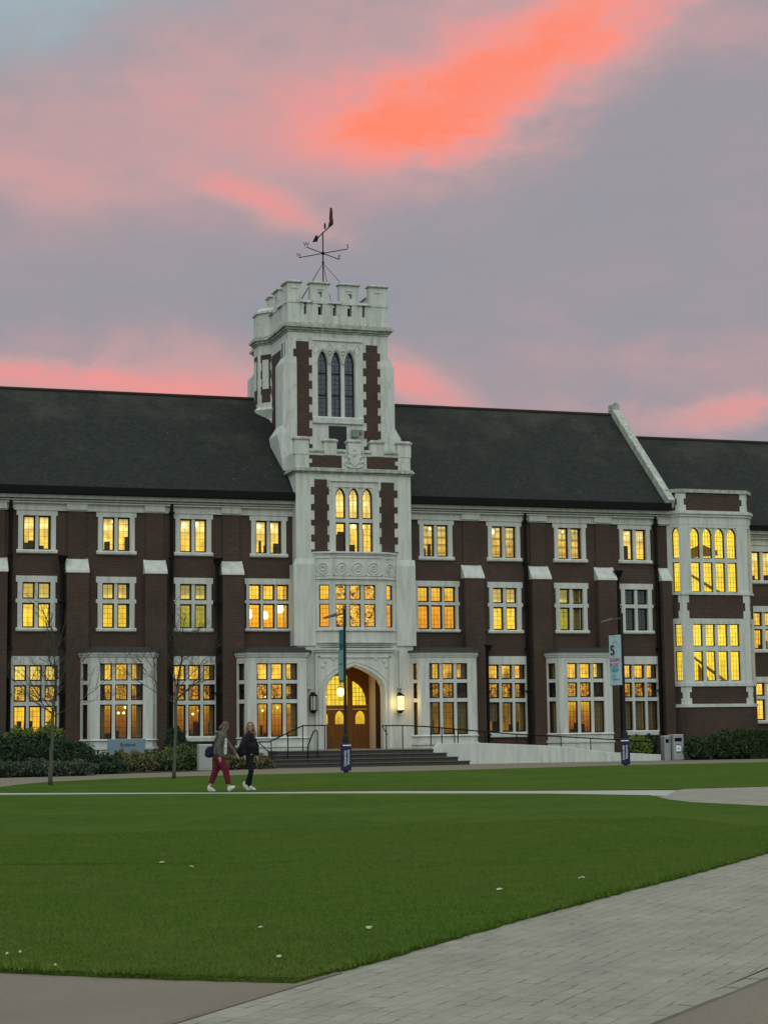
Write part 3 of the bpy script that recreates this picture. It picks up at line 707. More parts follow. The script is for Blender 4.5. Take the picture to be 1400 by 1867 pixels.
# upper pilaster strips above the weatherings
for c in BX[:-1]:
    b_ = MB(); b_.box(c - .36, c + .36, -.06, -.001, 8.60, 10.55); b_.build('pilaster', brick, H)
# drainpipes
def pipe(X, z1, y=-.14, r=.065, hopper=False, z0=0.05, bends=None):
    p_ = MB(); p_.tube([(X, y, z0), (X, y, z1)], r, 8)
    z = z0 + 1.2
    while z < z1 - .3: p_.box(X - r - .03, X + r + .03, y - r - .02, -.01, z, z + .07); z += 1.85
    if hopper: p_.hexa([(X - .10, y - .12, z1 - .05), (X + .10, y - .12, z1 - .05), (X + .10, y + .08, z1 - .05), (X - .10, y + .08, z1 - .05)], [(X - .19, y - .2, z1 + .22), (X + .19, y - .2, z1 + .22), (X + .19, y + .08, z1 + .22), (X - .19, y + .08, z1 + .22)])
    p_.build('drainpipe', ironm, H, smooth=False)
for X in (-14.10, -7.58, 8.06, 14.34): pipe(X, 11.2, hopper=False, r=.075)
for X in (-12.05, -5.68): pipe(X, 8.45, y=-.25, hopper=True, r=.085)
for X in (6.12, 12.37): pipe(X, 4.9 if X < 8 else 8.2, y=-.25, hopper=True, r=.08)
pipe(9.28, 4.6, y=-.2, r=.05)

# canted ground floor bays
def bay(parent, c, W_=1.24, dx=.48, dy=1.1, rm='hall', seed=0, base=0.0, sm=''):
    root = MB()
    P = [(c - W_ - dx, 0), (c - W_, -dy), (c + W_, -dy), (c + W_ + dx, 0)]
    zl = 4.78
    def off(P, o):   # offset outline outwards
        return [(P[0][0] - o, 0), (P[1][0] - o * .65, P[1][1] - o), (P[2][0] + o * .65, P[2][1] - o), (P[3][0] + o, 0)]
    root.prism(off(P, .02), -.2, .96); root.prism(off(P, .07), .90, 1.0)     # plinth with moulding
    root.prism(off(P, -.0), 1.0, 1.235)
    root.prism(off(P, 0), 4.40, 4.60); root.prism(off(P, .05), 4.58, 4.66); root.prism(off(P, .09), 4.66, zl)
    bo = root.build('bay', stone, parent, bevel=.012)
    l = MB(); l.prism(off(P, .16), zl, zl + .08); l.prism(off(P, -.1), zl + .08, zl + .2); l.build('lead_roof', lead, bo)
    rows = [(1.33, 2.69), (2.85, 3.49), (3.64, 4.32)]
    ex = [drapes((.0, .13) if seed in (0, 2) else (.0, .03), (.86, 1.0), z1=1.0), clutter(seed + 70, 4, .16)]
    if seed == 0: ex.append(bulbs((.16, .46, .05), (.16, .38, .04), (.50, .345, .05), (.62, .345, .05), (.66, .42, .05)))
    if seed == 1: ex.append(bulbs((.05, .36, .04), (.25, .36, .04), (.62, .40, .04), (.3, .55, .05)))
    if seed == 2: ex += [drapes((.70, 1.0), (0, .12), z1=.8)]
    if seed == 3: ex += [drapes((.74, 1), z1=.8)]
    kw = dict(stain=(1,), ears=False, sill=True, depth=.2, proud=0.0, lead=(3, 4), fw=.045)
    window(parent, Tm((c, -dy, 0)), [(-.86, -.38), (-.25, .25), (.38, .86)], rows, (-W_, W_, 1.235, 4.40), rm=rm, extra=ex, roomdepth=1.2, ext=(.3, .3), **kw)
    fl = math.hypot(dx, dy); ang = math.atan2(-dy, dx)
    side = [drapes((.0, .55), z1=1)] if seed != 2 else [drapes((0, .35))]
    window(parent, Tm((c - W_ - dx, 0, 0), ang), [(.50, .98)], rows, (.0, fl, 1.235, 4.40), rm='hall_d' if seed < 2 else rm, extra=side, roomdepth=.5, ext=(.1, .05), **kw)
    window(parent, Tm((c + W_, -dy, 0), -ang), [(fl - .98, fl - .50)], rows, (.0, fl, 1.235, 4.40), rm='hall_d', extra=[], roomdepth=.5, ext=(.05, .1), **kw)
for i, c in enumerate((-9.78, -3.40, 4.04, 10.33)): bay(H, c, rm=['hall', 'hall', 'hall_d', 'hall'][i], seed=i)

# tall canted stair bays at both ends
def oriel(parent, x0, flip=1):
    y = .46; X = [x0, x0 + flip * .46, x0 + flip * 3.77, x0 + flip * 4.23]
    P = [(X[0], 0), (X[1], -y), (X[2], -y), (X[3], 0)]
    def off(o): return [(P[0][0] - flip * o, 0), (P[1][0] - flip * o * .41, P[1][1] - o), (P[2][0] + flip * o * .41, P[2][1] - o), (P[3][0] + flip * o, 0)]
    bm_ = MB(); bm_.prism(off(.03), -.3, 2.40); root = bm_.build('stair_bay', brick, parent)
    for za, zb in ((2.50, 3.32), (6.30, 7.42), (11.15, 12.0)): bm_ = MB(); bm_.prism(off(0), za, zb); bm_.build('brick_band', brick, root)
    for o_, za, zb in ((.08, 2.38, 2.52), (.06, 3.30, 3.45), (.06, 7.38, 7.50)): s = MB(); s.prism(off(o_), za, zb); s.build('string_course', stone, root)
    s = MB(); s.prism(off(.01), 10.55, 10.90); s.prism(off(.07), 10.90, 11.02); s.prism(off(.14), 11.02, 11.16); s.build('cornice', stone, root); s = MB(); s.prism(off(.08), 11.98, 12.14); s.build('coping', stone_m, root); s = MB(); s.prism(off(.004), 6.16, 6.32); s.build('lintel', stone, root)
    for (za, zb) in ((2.5, 3.32), (6.3, 7.4), (11.14, 12.0)):       # toothed stone corners
        n = 3; hh = (zb - za) / n
        for cx, sg in ((P[1], 1), (P[2], -1)):
            s = MB(); q = sg * flip
            for k in range(n):
                w = .30 if k % 2 == 0 else .20
                s.hexa([(cx[0] + q * w, -y - .012, za + k * hh), (cx[0], -y - .012, za + k * hh), (cx[0] - q * w * .5, -y + w * .5 - .012, za + k * hh), (cx[0] + q * w, -y + .1, za + k * hh)],
                       [(cx[0] + q * w, -y - .012, za + k * hh + hh), (cx[0], -y - .012, za + k * hh + hh), (cx[0] - q * w * .5, -y + w * .5 - .012, za + k * hh + hh), (cx[0] + q * w, -y + .1, za + k * hh + hh)])
            s.build('quoin', stone, root)
    xa = min(X[1], X[2]); o = Tm((xa, -y, 0))
    cols = [(.48, .96), (1.11, 1.58), (1.72, 2.20), (2.33, 2.80)]
    def stairs(up):
        def f(q, a, b, z0, z1, d):
            m_ = (z0 + z1) / 2
            q.prismy([(a + .1, z0 + (1.0 if up else 1.3)), (b + .0, z0 - .2), (b + .0, z0 - .4), (a + .1, z0 + (.9 if up else 1.2))], d + .5, d + .55)
            if up: q.prismy([(a + .3, z0 + 1.6), (b - .5, z0 + 1.75), (b - .5, z0 + 1.95), (a + 1.0, z0 + 1.95 + .3), (a + .3, z0 + 1.95)], d + .7, d + .75)
            else: q.prismy([(a + .6, z0 - .1), (a + .6, z0 + .8), (a + 1.1, z0 + .15), (a + 1.1, z0 - .1)], d + .6, d + .65)
        return ('staircase', mat('stair_soffit', (.30, .20, .06), .8), f)
    kw = dict(ears=False, proud=0, lead=(3, 4), sill=False, roomdepth=1.2, ext=(.3, .4), fw=.035)
    window(parent, o, cols, [(7.51, 8.85), (9.02, 10.41)], (0, 3.31, 7.50, 10.55), rm='stairs', arch=(10.08, 10.40), extra=[stairs(True)], **kw)
    window(parent, o, cols, [(3.54, 4.87), (5.08, 6.08)], (0, 3.31, 3.45, 6.16), rm='stairs', extra=[stairs(False)], **kw)
    for side in (0, 1):
        a0, b0 = (P[0], P[1]) if side == 0 else (P[2], P[3])
        if flip < 0: a0, b0 = b0, a0
        ang = math.atan2(b0[1] - a0[1], b0[0] - a0[0]); fl = .65; li = (.22, .54) if (side == 0) == (flip > 0) else (.11, .43)
        T_ = Tm((a0[0], a0[1], 0), ang); k2 = dict(kw); k2['roomdepth'] = .35; k2['ext'] = (.02, .02)
        window(parent, T_, [li], [(7.51, 8.85), (9.02, 10.41)], (0, fl, 7.50, 10.55), rm='stairs', arch=(10.12, 10.40), **k2)
        window(parent, T_, [li], [(3.54, 4.87), (5.08, 6.08)], (0, fl, 3.45, 6.16), rm='stairs', **k2)
oriel(H, 14.96)
oriel(H, -15.02, -1)

# ------------------------------------------------------------------ lower right wing
Wg = thing('brick_wing', 'lower brick wing at the far right edge, beyond the stair bay', 'building')
wy = .5
m1, m2 = R1, R2
wcs = [20.0, 23.2, 26.4, 29.6]
WR1 = dict(cols=[(-.54, -.07), (.07, .54)], rows=[(8.15, 9.48)], outer=(-.78, .78, 7.98, 9.75))
WR2 = dict(cols=[(-.54, -.07), (.07, .54)], rows=[(5.0, 5.92), (6.05, 6.70)], outer=(-.78, .78, 4.82, 6.97))
WR3 = dict(cols=[(-.54, -.07), (.07, .54)], rows=[(1.78, 2.72), (2.88, 3.48)], outer=(-.78, .78, 1.60, 3.74))
holes = []
for c in wcs:
    for s_ in (WR1, WR2, WR3): ad_(c, s_)
xs = cuts((19.15, 34), *[(h[0], h[1]) for h in holes]); zs = cuts((-.3, 10.2), *[(h[2], h[3]) for h in holes])
mb = MB(); mb.grid(xs, zs, lambda i, j: not any(h[0] - 1e-4 <= xs[i] and xs[i + 1] <= h[1] + 1e-4 and h[2] - 1e-4 <= zs[j] and zs[j + 1] <= h[3] + 1e-4 for h in holes), wy, wy + .18)
mb.box(33.7, 34, wy + .19, 10.4, -.3, 10.2); mb.box(15.02, 34, 10.4, 10.6, -.3, 10.2); mb.box(14.9, 19.14, 2.4, 2.6, -.3, 10.2)
mb.build('wall', brick, Wg)
for k, c in enumerate(wcs):
    window(Wg, Tm((c, wy, 0)), rm='office', extra=[clutter(k, 2, .3)], lead=(2, 4), **WR1)
    window(Wg, Tm((c, wy, 0)), rm='gallery', extra=[clutter(k + 9, 2, .3)], lead=(3, 4), **WR2)
    window(Wg, Tm((c, wy, 0)), rm='gallery', extra=[bulbs((.25, .6, .12))], lead=(2, 4), **WR3)
cw = MB(); cornice(19.1, 34, wy, 10.40, cw); cw.build('cornice', stone, Wg)
g2 = MB(); g2.prismx([(wy - .60, 10.44), (wy - .40, 10.40), (wy - .34, 10.60), (wy - .60, 10.63)], 15.16, 34); g2.build('gutter', ironm, Wg)
r2 = MB(); roofpair(r2, 15.15, 34.2, wy - .46, 10.56, 5.5, 15.42); r2.build('roof', roofm, Wg)
r3 = MB(); r3.tube([(15.15, 5.5, 15.42), (34.2, 5.5, 15.42)], .09, 8); r3.build('ridge_tiles', MATS['ridge'], Wg)

# ------------------------------------------------------------------ entrance tower
T = thing('entrance_tower', 'white stone and brick entrance tower with battlements above the arched front door', 'tower')
BXL, BXR, BY = -2.42, 2.65, -.6
ARC = [(-1.23, 3.05), (-1.20, 3.38), (-1.07, 3.62), (-.80, 3.84), (-.38, 4.06), (.02, 4.22), (.42, 4.06), (.84, 3.84), (1.11, 3.62), (1.24, 3.38), (1.27, 3.05)]
UW = dict(cols=[(-.71, -.25), (-.11, .34), (.48, .94)], rows=[(8.97, 10.25), (10.41, 11.74)])
mb = MB()
hs = [(-1.23, 1.27, -.3, 4.24), (-.75, .98, 8.93, 11.78), (-1.5, 1.8, 5.7, 7.7)]
xs = cuts((BXL, BXR), *[(h[0], h[1]) for h in hs]); zs = cuts((-.3, 12.35), *[(h[2], h[3]) for h in hs])
mb.grid(xs, zs, lambda i, j: not any(h[0] - 1e-4 <= xs[i] and xs[i + 1] <= h[1] + 1e-4 and h[2] - 1e-4 <= zs[j] and zs[j + 1] <= h[3] + 1e-4 for h in hs), BY, BY + .30)
spandrels(mb, -1.23, 1.27, 3.05, 4.22, 4.24, BY + .001, BY + .30, ARC)
mb.box(BXL, BXL + .3, BY + .301, 2.0, 4.9, 12.35); mb.box(BXR - .3, BXR, BY + .301, 2.0, 4.9, 12.35)
mb.box(BXL + .3, BXR - .3, BY + .31, 2.0, 12.2, 12.34)
# widened lower stage with set-off
for a, b in ((BXL - .13, -1.62), (1.92, BXR + .13)):
    mb.box(a, b, BY - .07, BY - .001, 5.06, 8.45)
    mb.hexa([(a, BY - .07, 8.45), (b, BY - .07, 8.45), (b, BY - .001, 8.45), (a, BY - .001, 8.45)], [(a + .1, BY - .004, 8.7), (b, BY - .004, 8.7), (b, BY - .001, 8.7), (a + .1, BY - .001, 8.7)])
mb.box(BXL - .13, BXL - .001, BY, .3, 5.06, 8.45); mb.box(BXR + .001, BXR + .13, BY, .3, 5.06, 8.45)
mb.build('lower_wall', stone, T)
# toothed brick panels
def toothed(xa, xb, z0, z1, step, tl, tr, y, parent, th=.014, yb=.2):
    """xa..xb inner strip; teeth stick out tl / tr on alternate courses"""
    m_ = MB(); z = z1; k = 0
    while z > z0 + 1e-3:
        zn = max(z0, z - step[k % len(step)]); a = xa - (tl if k % 2 == 1 else 0); b = xb + (tr if (k + 1) % 2 == (0 if True else 1) else 0)
        m_.box(a, b, y - th, y + yb, zn, z); z = zn; k += 1
    return m_.build('brick_panel', brick, parent)
st = (.34, .32, .42, .25, .24, .38, .14, .40, .32, .3)
toothed(-1.62, -1.06, 8.97, 12.05, (.33, .32, .40, .27, .40, .24, .38, .30), .15, .12, BY, T)
m_ = MB()
toothed(1.32, 1.90, 8.97, 12.0, (.33, .32, .40, .27, .40, .24, .38, .30), .10, .15, BY, T)
wu = window(T, Tm((0, BY, 0)), outer=(-.98, 1.22, 8.97, 12.02), ears=False, rm='office', arch=(11.35, 11.72), proud=.035, sill=False, roomdepth=1.2, lead=(2, 3), extra=[bulbs((.62, .43, .10), (.85, .43, .10), (.5, .9, .06)), clutter(91, 5, .3)], **UW)
hm = MB(); hm.box(-1.0, 1.24, BY - .10, BY - .036, 11.98, 12.06); hm.box(-1.0, -.94, BY - .09, BY - .036, 11.6, 11.98); hm.box(1.18, 1.24, BY - .09, BY - .036, 11.6, 11.98); hm.build('hood_mould', stone, T)
# string course + parapet
pm = MB(); pm.box(BXL - .05, BXR + .05, BY - .06, 1.2, 12.30, 12.37); pm.box(BXL - .14, BXR + .14, BY - .15, 1.2, 12.37, 12.46); pm.box(BXL - .09, BXR + .09, BY - .10, 1.2, 12.46, 12.54)
pm.build('string_course', stone_m, T, bevel=.02)
pp = MB()
pp.box(BXL, BXR, BY, BY + .28, 12.54, 13.22)
pp.box(BXL, BXL + .28, BY + .28, 1.0, 12.54, 13.22); pp.box(BXR - .28, BXR, BY + .28, 1.0, 12.54, 13.22)
mer = [(-2.46, -1.84, 13.72), (-1.17, -.62, 13.66), (-.13, .43, 13.66), (.89, 1.46, 13.66), (2.08, 2.68, 13.66)]
for a, b, zt in mer: pp.box(a, b, BY - .02, BY + .30, 13.10, zt)
pp.build('parapet', stone_w, T)
cp = MB()
for a, b, zt in mer:
    cp.box(a - .05, b + .05, BY - .07, BY + .35, zt, zt + .07); cp.hexa([(a - .05, BY - .07, zt + .07), (b + .05, BY - .07, zt + .07), (b + .05, BY + .35, zt + .07), (a - .05, BY + .35, zt + .07)], [(a + .04, BY + .08, zt + .15), (b - .04, BY + .08, zt + .15), (b - .04, BY + .2, zt + .15), (a + .04, BY + .2, zt + .15)])
for i in range(4):
    a, b = mer[i][1], mer[i + 1][0]
    cp.box(a, b, BY - .06, BY + .34, 13.22, 13.29); cp.hexa([(a, BY - .06, 13.29), (b, BY - .06, 13.29), (b, BY + .34, 13.29), (a, BY + .34, 13.29)], [(a, BY + .08, 13.37), (b, BY + .08, 13.37), (b, BY + .2, 13.37), (a, BY + .2, 13.37)])
cp.build('coping', stone_m, T)
for a, b, s1, s2 in ((-1.70, -.42, -1, 0), (.70, 1.96, 0, 1)):
    m_ = MB(); m_.box(a, b, BY - .012, BY + .1, 12.56, 13.08)
    if s1: m_.box(a - .13, a, BY - .012, BY + .1, 12.56, 12.74); m_.box(a - .13, a, BY - .012, BY + .1, 12.92, 13.08)
    if s2: m_.box(b, b + .13, BY - .012, BY + .1, 12.56, 12.74); m_.box(b, b + .13, BY - .012, BY + .1, 12.92, 13.08)
    m_.build('brick_panel', brick, T)
# carved crest panel
cr = MB(); cr.box(-.40, .68, BY - .06, BY - .001, 12.54, 13.14); cr.box(-.13, .43, BY - .07, BY - .022, 13.14, 13.62)
cr.build('crest_panel', stone, T)
cs = MB(); r_ = random.Random(12)
cs.prismy([(-.06, 13.02), (.34, 13.02), (.34, 12.80), (.14, 12.62), (-.06, 12.80)], BY - .11, BY - .05)
cs.ball((.14, BY - .08, 13.15), .10, 8, 6, .12, .05); cs.ball((.14, BY - .08, 13.36), .06, 8, 6, .09, .05)
for sx in (-1, 1):
    for k in range(9):
        t = k / 8; a_ = PI * (.15 + 1.2 * t); X = .14 + sx * (.30 + .13 * math.cos(a_ * 1.7)); Z = 12.66 + .46 * t
        cs.tube([(X, BY - .08, Z), (X + sx * .07 * math.cos(k * 2.1), BY - .09, Z + .09), (X + sx * .11 * math.sin(k * 1.7), BY - .08, Z + .12)], .022, 5)
cs.tube([(-.25, BY - .08, 12.64), (0, BY - .09, 12.58), (.28, BY - .09, 12.58), (.53, BY - .08, 12.64)], .03, 6)
cs.build('carved_crest', stone_w, T)

# oriel over the door
def polyoff(P, o): return [(P[0][0] - o, P[0][1]), (P[1][0] - o * .6, P[1][1] - o), (P[2][0] + o * .6, P[2][1] - o), (P[3][0] + o, P[3][1])]
OP = [(-1.60, BY), (-1.05, BY - .32), (1.34, BY - .32), (1.88, BY)]
OP = [(-1.66, BY - .002), (-.98, BY - .34), (1.27, BY - .34), (1.95, BY - .002)]
ob = MB(); ob.prism(polyoff(OP, 0), 7.90, 8.84); ob.prism(polyoff(OP, .04), 8.84, 8.90); ob.prism(polyoff(OP, .09), 8.90, 8.98); ob.prism(polyoff(OP, .06), 7.82, 7.90); ob.prism(polyoff(OP, 0), 7.74, 7.82)
ob.prism(polyoff(OP, 0), 5.25, 5.66); ob.prism(polyoff(OP, .07), 5.66, 5.76); ob.prism(polyoff(OP, .04), 5.16, 5.25); ob.prism(polyoff(OP, -.06), 5.08, 5.16); ob.prism(polyoff(OP, -.13), 5.0, 5.08)
oo = ob.build('oriel', stone, T, bevel=.015)
# carved band: roundels
rb = MB()
def torus(mb, c, R_, r, T_=None, n=14, m=5):
    vs = []; fs = []
    for i in range(n):
        a = 2 * PI * i / n
        for j in range(m):
            b = 2 * PI * j / m; q = Vector(((R_ + r * math.cos(b)) * math.cos(a), r * math.sin(b), (R_ + r * math.cos(b)) * math.sin(a)))
            q = (T_ @ (Vector(c) + q)) if T_ is not None else Vector(c) + q; vs.append(q)
            fs.append((i * m + j, ((i + 1) % n) * m + j, ((i + 1) % n) * m + (j + 1) % m, i * m + (j + 1) % m))
    mb.add(vs, fs)
fy = BY - .345
for c in (-.55, .145, .84): torus(rb, (c, fy, 8.28), .24, .035); torus(rb, (c, fy, 8.28), .11, .04); rb.ball((c, fy, 8.28), .05, 8, 5)
for c in (-.90, -.2, .49, 1.19):
    rb.prismy([(c - .018, 7.97), (c + .018, 7.97), (c + .018, 8.74), (c - .018, 8.74)], fy - .03, fy + .01)
rb.box(-.96, 1.25, fy - .03, fy + .01, 8.72, 8.78); rb.box(-.96, 1.25, fy - .03, fy + .01, 7.97, 8.02)
a_l = math.atan2(-.338, .68)
for T_, sx in ((Tm((OP[0][0], OP[0][1], 0), a_l), 1), (Tm((OP[2][0], OP[2][1], 0), -a_l), 1)):
    torus(rb, (.38, -.005, 8.28), .22, .035, T_); torus(rb, (.38, -.005, 8.28), .10, .04, T_)
    rb.T = T_; rb.box(.08, .68, -.03, .01, 8.70, 8.76); rb.box(.08, .68, -.03, .01, 7.97, 8.02); rb.box(.06, .10, -.03, .01, 7.97, 8.76); rb.T = None
for c, z in ((-.9, 4.52), (-1.25, 4.42), (.95, 4.52), (1.3, 4.42), (-1.35, 4.2), (1.4, 4.2)): rb.ball((c, BY - .165, z), .09, 8, 5, None, .04)
rb.build('carved_band', stone, oo)
kw = dict(ears=False, proud=0.0, sill=False, roomdepth=1.0, depth=.16, fw=.035)
window(T, Tm((OP[1][0], OP[1][1], 0)), [(.15, .62), (.77, 1.25), (1.41, 1.89)], [(5.83, 6.80), (6.97, 7.60)], (0, 2.25, 5.76, 7.74), rm='gallery', stain=(0, 1), lead=(1, 4), ext=(.1, .1), **kw)
fl = math.hypot(.68, .338)
window(T, Tm((OP[0][0], OP[0][1], 0), a_l), [(.20, .63)], [(5.83, 6.80), (6.97, 7.60)], (0, fl, 5.76, 7.74), rm='amber', lead=(3, 4), ext=(.02, .02), **{**kw, 'roomdepth': .4})
window(T, Tm((OP[2][0], OP[2][1], 0), -a_l), [(fl - .60, fl - .22)], [(5.83, 6.80), (6.97, 7.60)], (0, fl, 5.76, 7.74), rm='amber', lead=(3, 4), ext=(.02, .02), **{**kw, 'roomdepth': .4})
# portal
po = MB(); PY = BY - .16
hsx = cuts((-1.68, -1.23, 1.27, 1.72)); hsz = cuts((.6, 4.24, 4.86))
po.grid(hsx, hsz, lambda i, j: not (i == 1 and j == 0), PY, BY - .002)
spandrels(po, -1.23, 1.27, 3.05, 4.22, 4.24, PY + .001, BY - .002, ARC)
# moulded orders round the arch
full = [(-1.23, .77)] + ARC + [(1.27, .77)]
def arcoff(o): return [(p[0] + (o if p[0] > .02 else -o if p[0] < .02 else 0) * (1 if p[1] < 3.4 else .62), p[1] + (o * .85 if p[1] > 3.2 else 0)) for p in full]
for o0, o1, yy_ in ((.05, .14, PY - .05), (.20, .25, PY - .03)):
    A, B = arcoff(o0), arcoff(o1)
    for i in range(len(A) - 1): po.hexa([(q[0], yy_, q[1]) for q in (A[i], A[i + 1], B[i + 1], B[i])], [(q[0], PY + .02, q[1]) for q in (A[i], A[i + 1], B[i + 1], B[i])])
po.box(-1.72, 1.78, PY - .09, PY + .01, 4.80, 4.88); po.box(-1.78, 1.84, PY - .14, PY + .01, 4.88, 4.96)
po.box(-1.55, -1.48, PY - .05, PY + .01, .8, 4.62); po.box(1.52, 1.59, PY - .05, PY + .01, .8, 4.62); po.box(-1.55, 1.59, PY - .05, PY + .01, 4.56, 4.62)
for a, b in ((-2.02, -1.94), (1.98, 2.06)): po.box(a, b, PY - .0, BY - .001, 3.35, 4.9); po.box(a - .06, b + .06, PY - .03, BY - .001, 3.27, 3.35)
po.build('portal', stone, T)
# porch behind the arch
pw = MB(); pw.box(-1.53, -1.24, BY + .302, 1.5, .5, 4.4); pw.box(1.28, 1.5, BY + .302, 1.5, .5, 4.4); pw.box(-1.53, 1.5, BY + .302, 1.5, 4.4, 4.5); pw.build('porch', plaster, T)
pf = MB(); pf.box(-1.23, 1.27, BY, 1.5, .4, .772); pf.build('porch_floor', landm, T)
hd = MB(); SY = 1.30
dx0, dx1, mid = -1.23, 1.27, .45
# door screen: posts, transom, doors
g_ = cuts((dx0, -1.12, .32, .54, 1.20, dx1)); gz = cuts((.772, 2.46, 2.62, 4.1, 4.4))
hd.grid(g_, gz, lambda i, j: j == 1 or i in (2, 4) or j == 3 or (i == 0), SY, SY + .1)
hd.prismy([(.54, 4.1), (1.20, 4.1), (1.20, 2.63), (1.14, 2.63), (1.12, 2.98), (.99, 3.30), (.78, 3.52), (.54, 3.66)], SY + .01, SY + .09)   # quarter-round light over the right leaf
hd.prismy([(-1.12, 4.1), (.32, 4.1), (.32, 3.88), (-.2, 3.86), (-.75, 3.72), (-1.0, 3.4), (-1.12, 3.0)], SY + .01, SY + .09)
hd.build('door_frame', wood, T)
def leaf(a, b, wins, y, nm='door'):
    m_ = MB(); xs_ = cuts((a, b), *[(w[0], w[1]) for w in wins]); zs_ = cuts((.78, 2.45, 1.82, 2.40))
    m_.grid(xs_, zs_, lambda i, j: not (zs_[j] >= 1.81 and zs_[j + 1] <= 2.41 and any(w[0] - 1e-4 <= xs_[i] and xs_[i + 1] <= w[1] + 1e-4 for w in wins)), y, y + .05)
    for w in wins:
        c_ = (w[0] + w[1]) / 2; spandrels(m_, w[0], w[1], 2.12, 2.38, 2.40, y + .001, y + .048)
    k_ = a + .12
    while k_ < b - .05: m_.box(k_ - .006, k_ + .006, y - .01, y + .001, .82, 1.76); k_ += .14
    d_ = m_.build(nm, wood, T)
    p_ = MB()
    for w in wins: p_.box(w[0], w[1], y + .02, y + .03, 1.82, 2.40)
    p_.build('door_glass', glass, d_); return d_
d1 = leaf(-1.11, -.40, [(-.95, -.56)], SY); d2 = leaf(-.39, .31, [(-.24, .14)], SY); d3 = leaf(.55, 1.19, [(.66, 1.08)], SY)
hl = MB(); hl.tube([(-.44, SY - .06, 1.35), (-.44, SY - .06, 1.75)], .018, 6); hl.build('handle', mat('brass', (.5, .35, .12), .35, 1), d1)
lo = MB(); lo.box(1.215, 1.27, -.29, .22, .79, 3.75); lo.build('outer_door', mat('outer_oak', (.025, .010, .005), .85), T)
lc = MB()
for k in range(1, 8): lc.box(-1.12 + k * .18, -1.12 + k * .18 + .014, SY + .04, SY + .055, 2.62, 3.9)
for k in range(1, 6): lc.box(-1.12, .32, SY + .04, SY + .055, 2.62 + k * .22, 2.634 + k * .22); lc.box(.54, 1.12, SY + .04, SY + .055, 2.62 + k * .18, 2.634 + k * .18)
for k in range(1, 4): lc.box(.54 + k * .15, .554 + k * .15, SY + .04, SY + .055, 2.62, 3.4)
lc.build('fanlight_lead', caseme, T)
fg = MB(); fg.box(-1.12, 1.2, SY + .045, SY + .05, 2.62, 4.1); fg.build('fanlight_glass', glass, T)
hr = MB(); hr.box(-1.6, 1.9, SY + .9, SY + .95, .6, 4.4); hr.box(-1.6, 1.9, SY + .12, SY + .9, 4.4, 4.45); hr.build('room_interior', room('lit_lobby', ((0, (.25, .10, .01)), (.3, (.55, .30, .03)), (.5, (.95, .72, .08)), (1, (1, .78, .10))), .95, 2.0, (.6, .4, .05), .5), T)
pl = MB(); pl.ball((-.36, .05, 3.16), .17, 12, 8, .2); lo_ = pl.build('porch_lamp', lamph, T)
pc = MB(); pc.tube([(-.36, .05, 3.36), (-.36, .05, 4.4)], .012, 6); pc.prism([(-.36 + .12 * math.cos(a), .05 + .12 * math.sin(a)) for a in [k * PI / 4 for k in range(8)]], 3.33, 3.38); pc.build('lamp_chain', ironm, lo_)
def lampl(loc, e, r=.08, col=(1, .70, .34)):
    L_ = bpy.data.lights.new('lamp_light', 'POINT'); L_.energy = e; L_.color = col; L_.shadow_soft_size = r
    q = bpy.data.objects.new('lamp_light', L_); COL.objects.link(q); q.location = loc
lampl((-.36, -.13, 3.02), 26, .15, (1, .62, .24))

# lamp-lit notice / floodlight on the sill of the tower
fl_ = MB(); fl_.box(.48, .80, .70, .92, 14.12, 14.46); fl_.box(.86, .99, .74, .92, 14.26, 14.46); fl_.box(.62, .66, .75, .8, 13.9, 14.12); fl_.build('floodlight', mat('grey_casing', (.20, .23, .21), .6), T, bevel=.02)

# upper tower
TY = 1.0; TL, TR, TB = -2.28, 2.22, 6.6
up = MB()
hs = [(-1.0, .76, 14.95, 18.0)]
xs = cuts((TL, TR), (-1.0, .76), (-1.96, -1.30), (1.10, 1.82)); zs = cuts((11.0, 19.0), (14.95, 18.0))
up.grid(xs, zs, lambda i, j: not (xs[i] >= -1.01 and xs[i + 1] <= .77 and zs[j] >= 14.9 and zs[j + 1] <= 18.01), TY, TY + .3)
up.box(TR - .3, TR, TY + .301, TB, 11, 19.0); up.box(TL, TR, TB, TB + .3, 11, 19.0); up.box(TL + .3, TR - .3, TY + .301, TB, 18.7, 18.98)
# left side wall with an opening
side = MB(); side.T = Matrix.Translation((TL, TB, 0)) @ Matrix.Rotation(-PI / 2, 4, 'Z')
L_ = TB - TY - .301
side.grid(cuts((0, L_)), cuts((11, 19)), lambda i, j: True, 0, .3)
up.v += side.v; up.f += [tuple(i + len(up.v) - len(side.v) for i in f) for f in side.f]
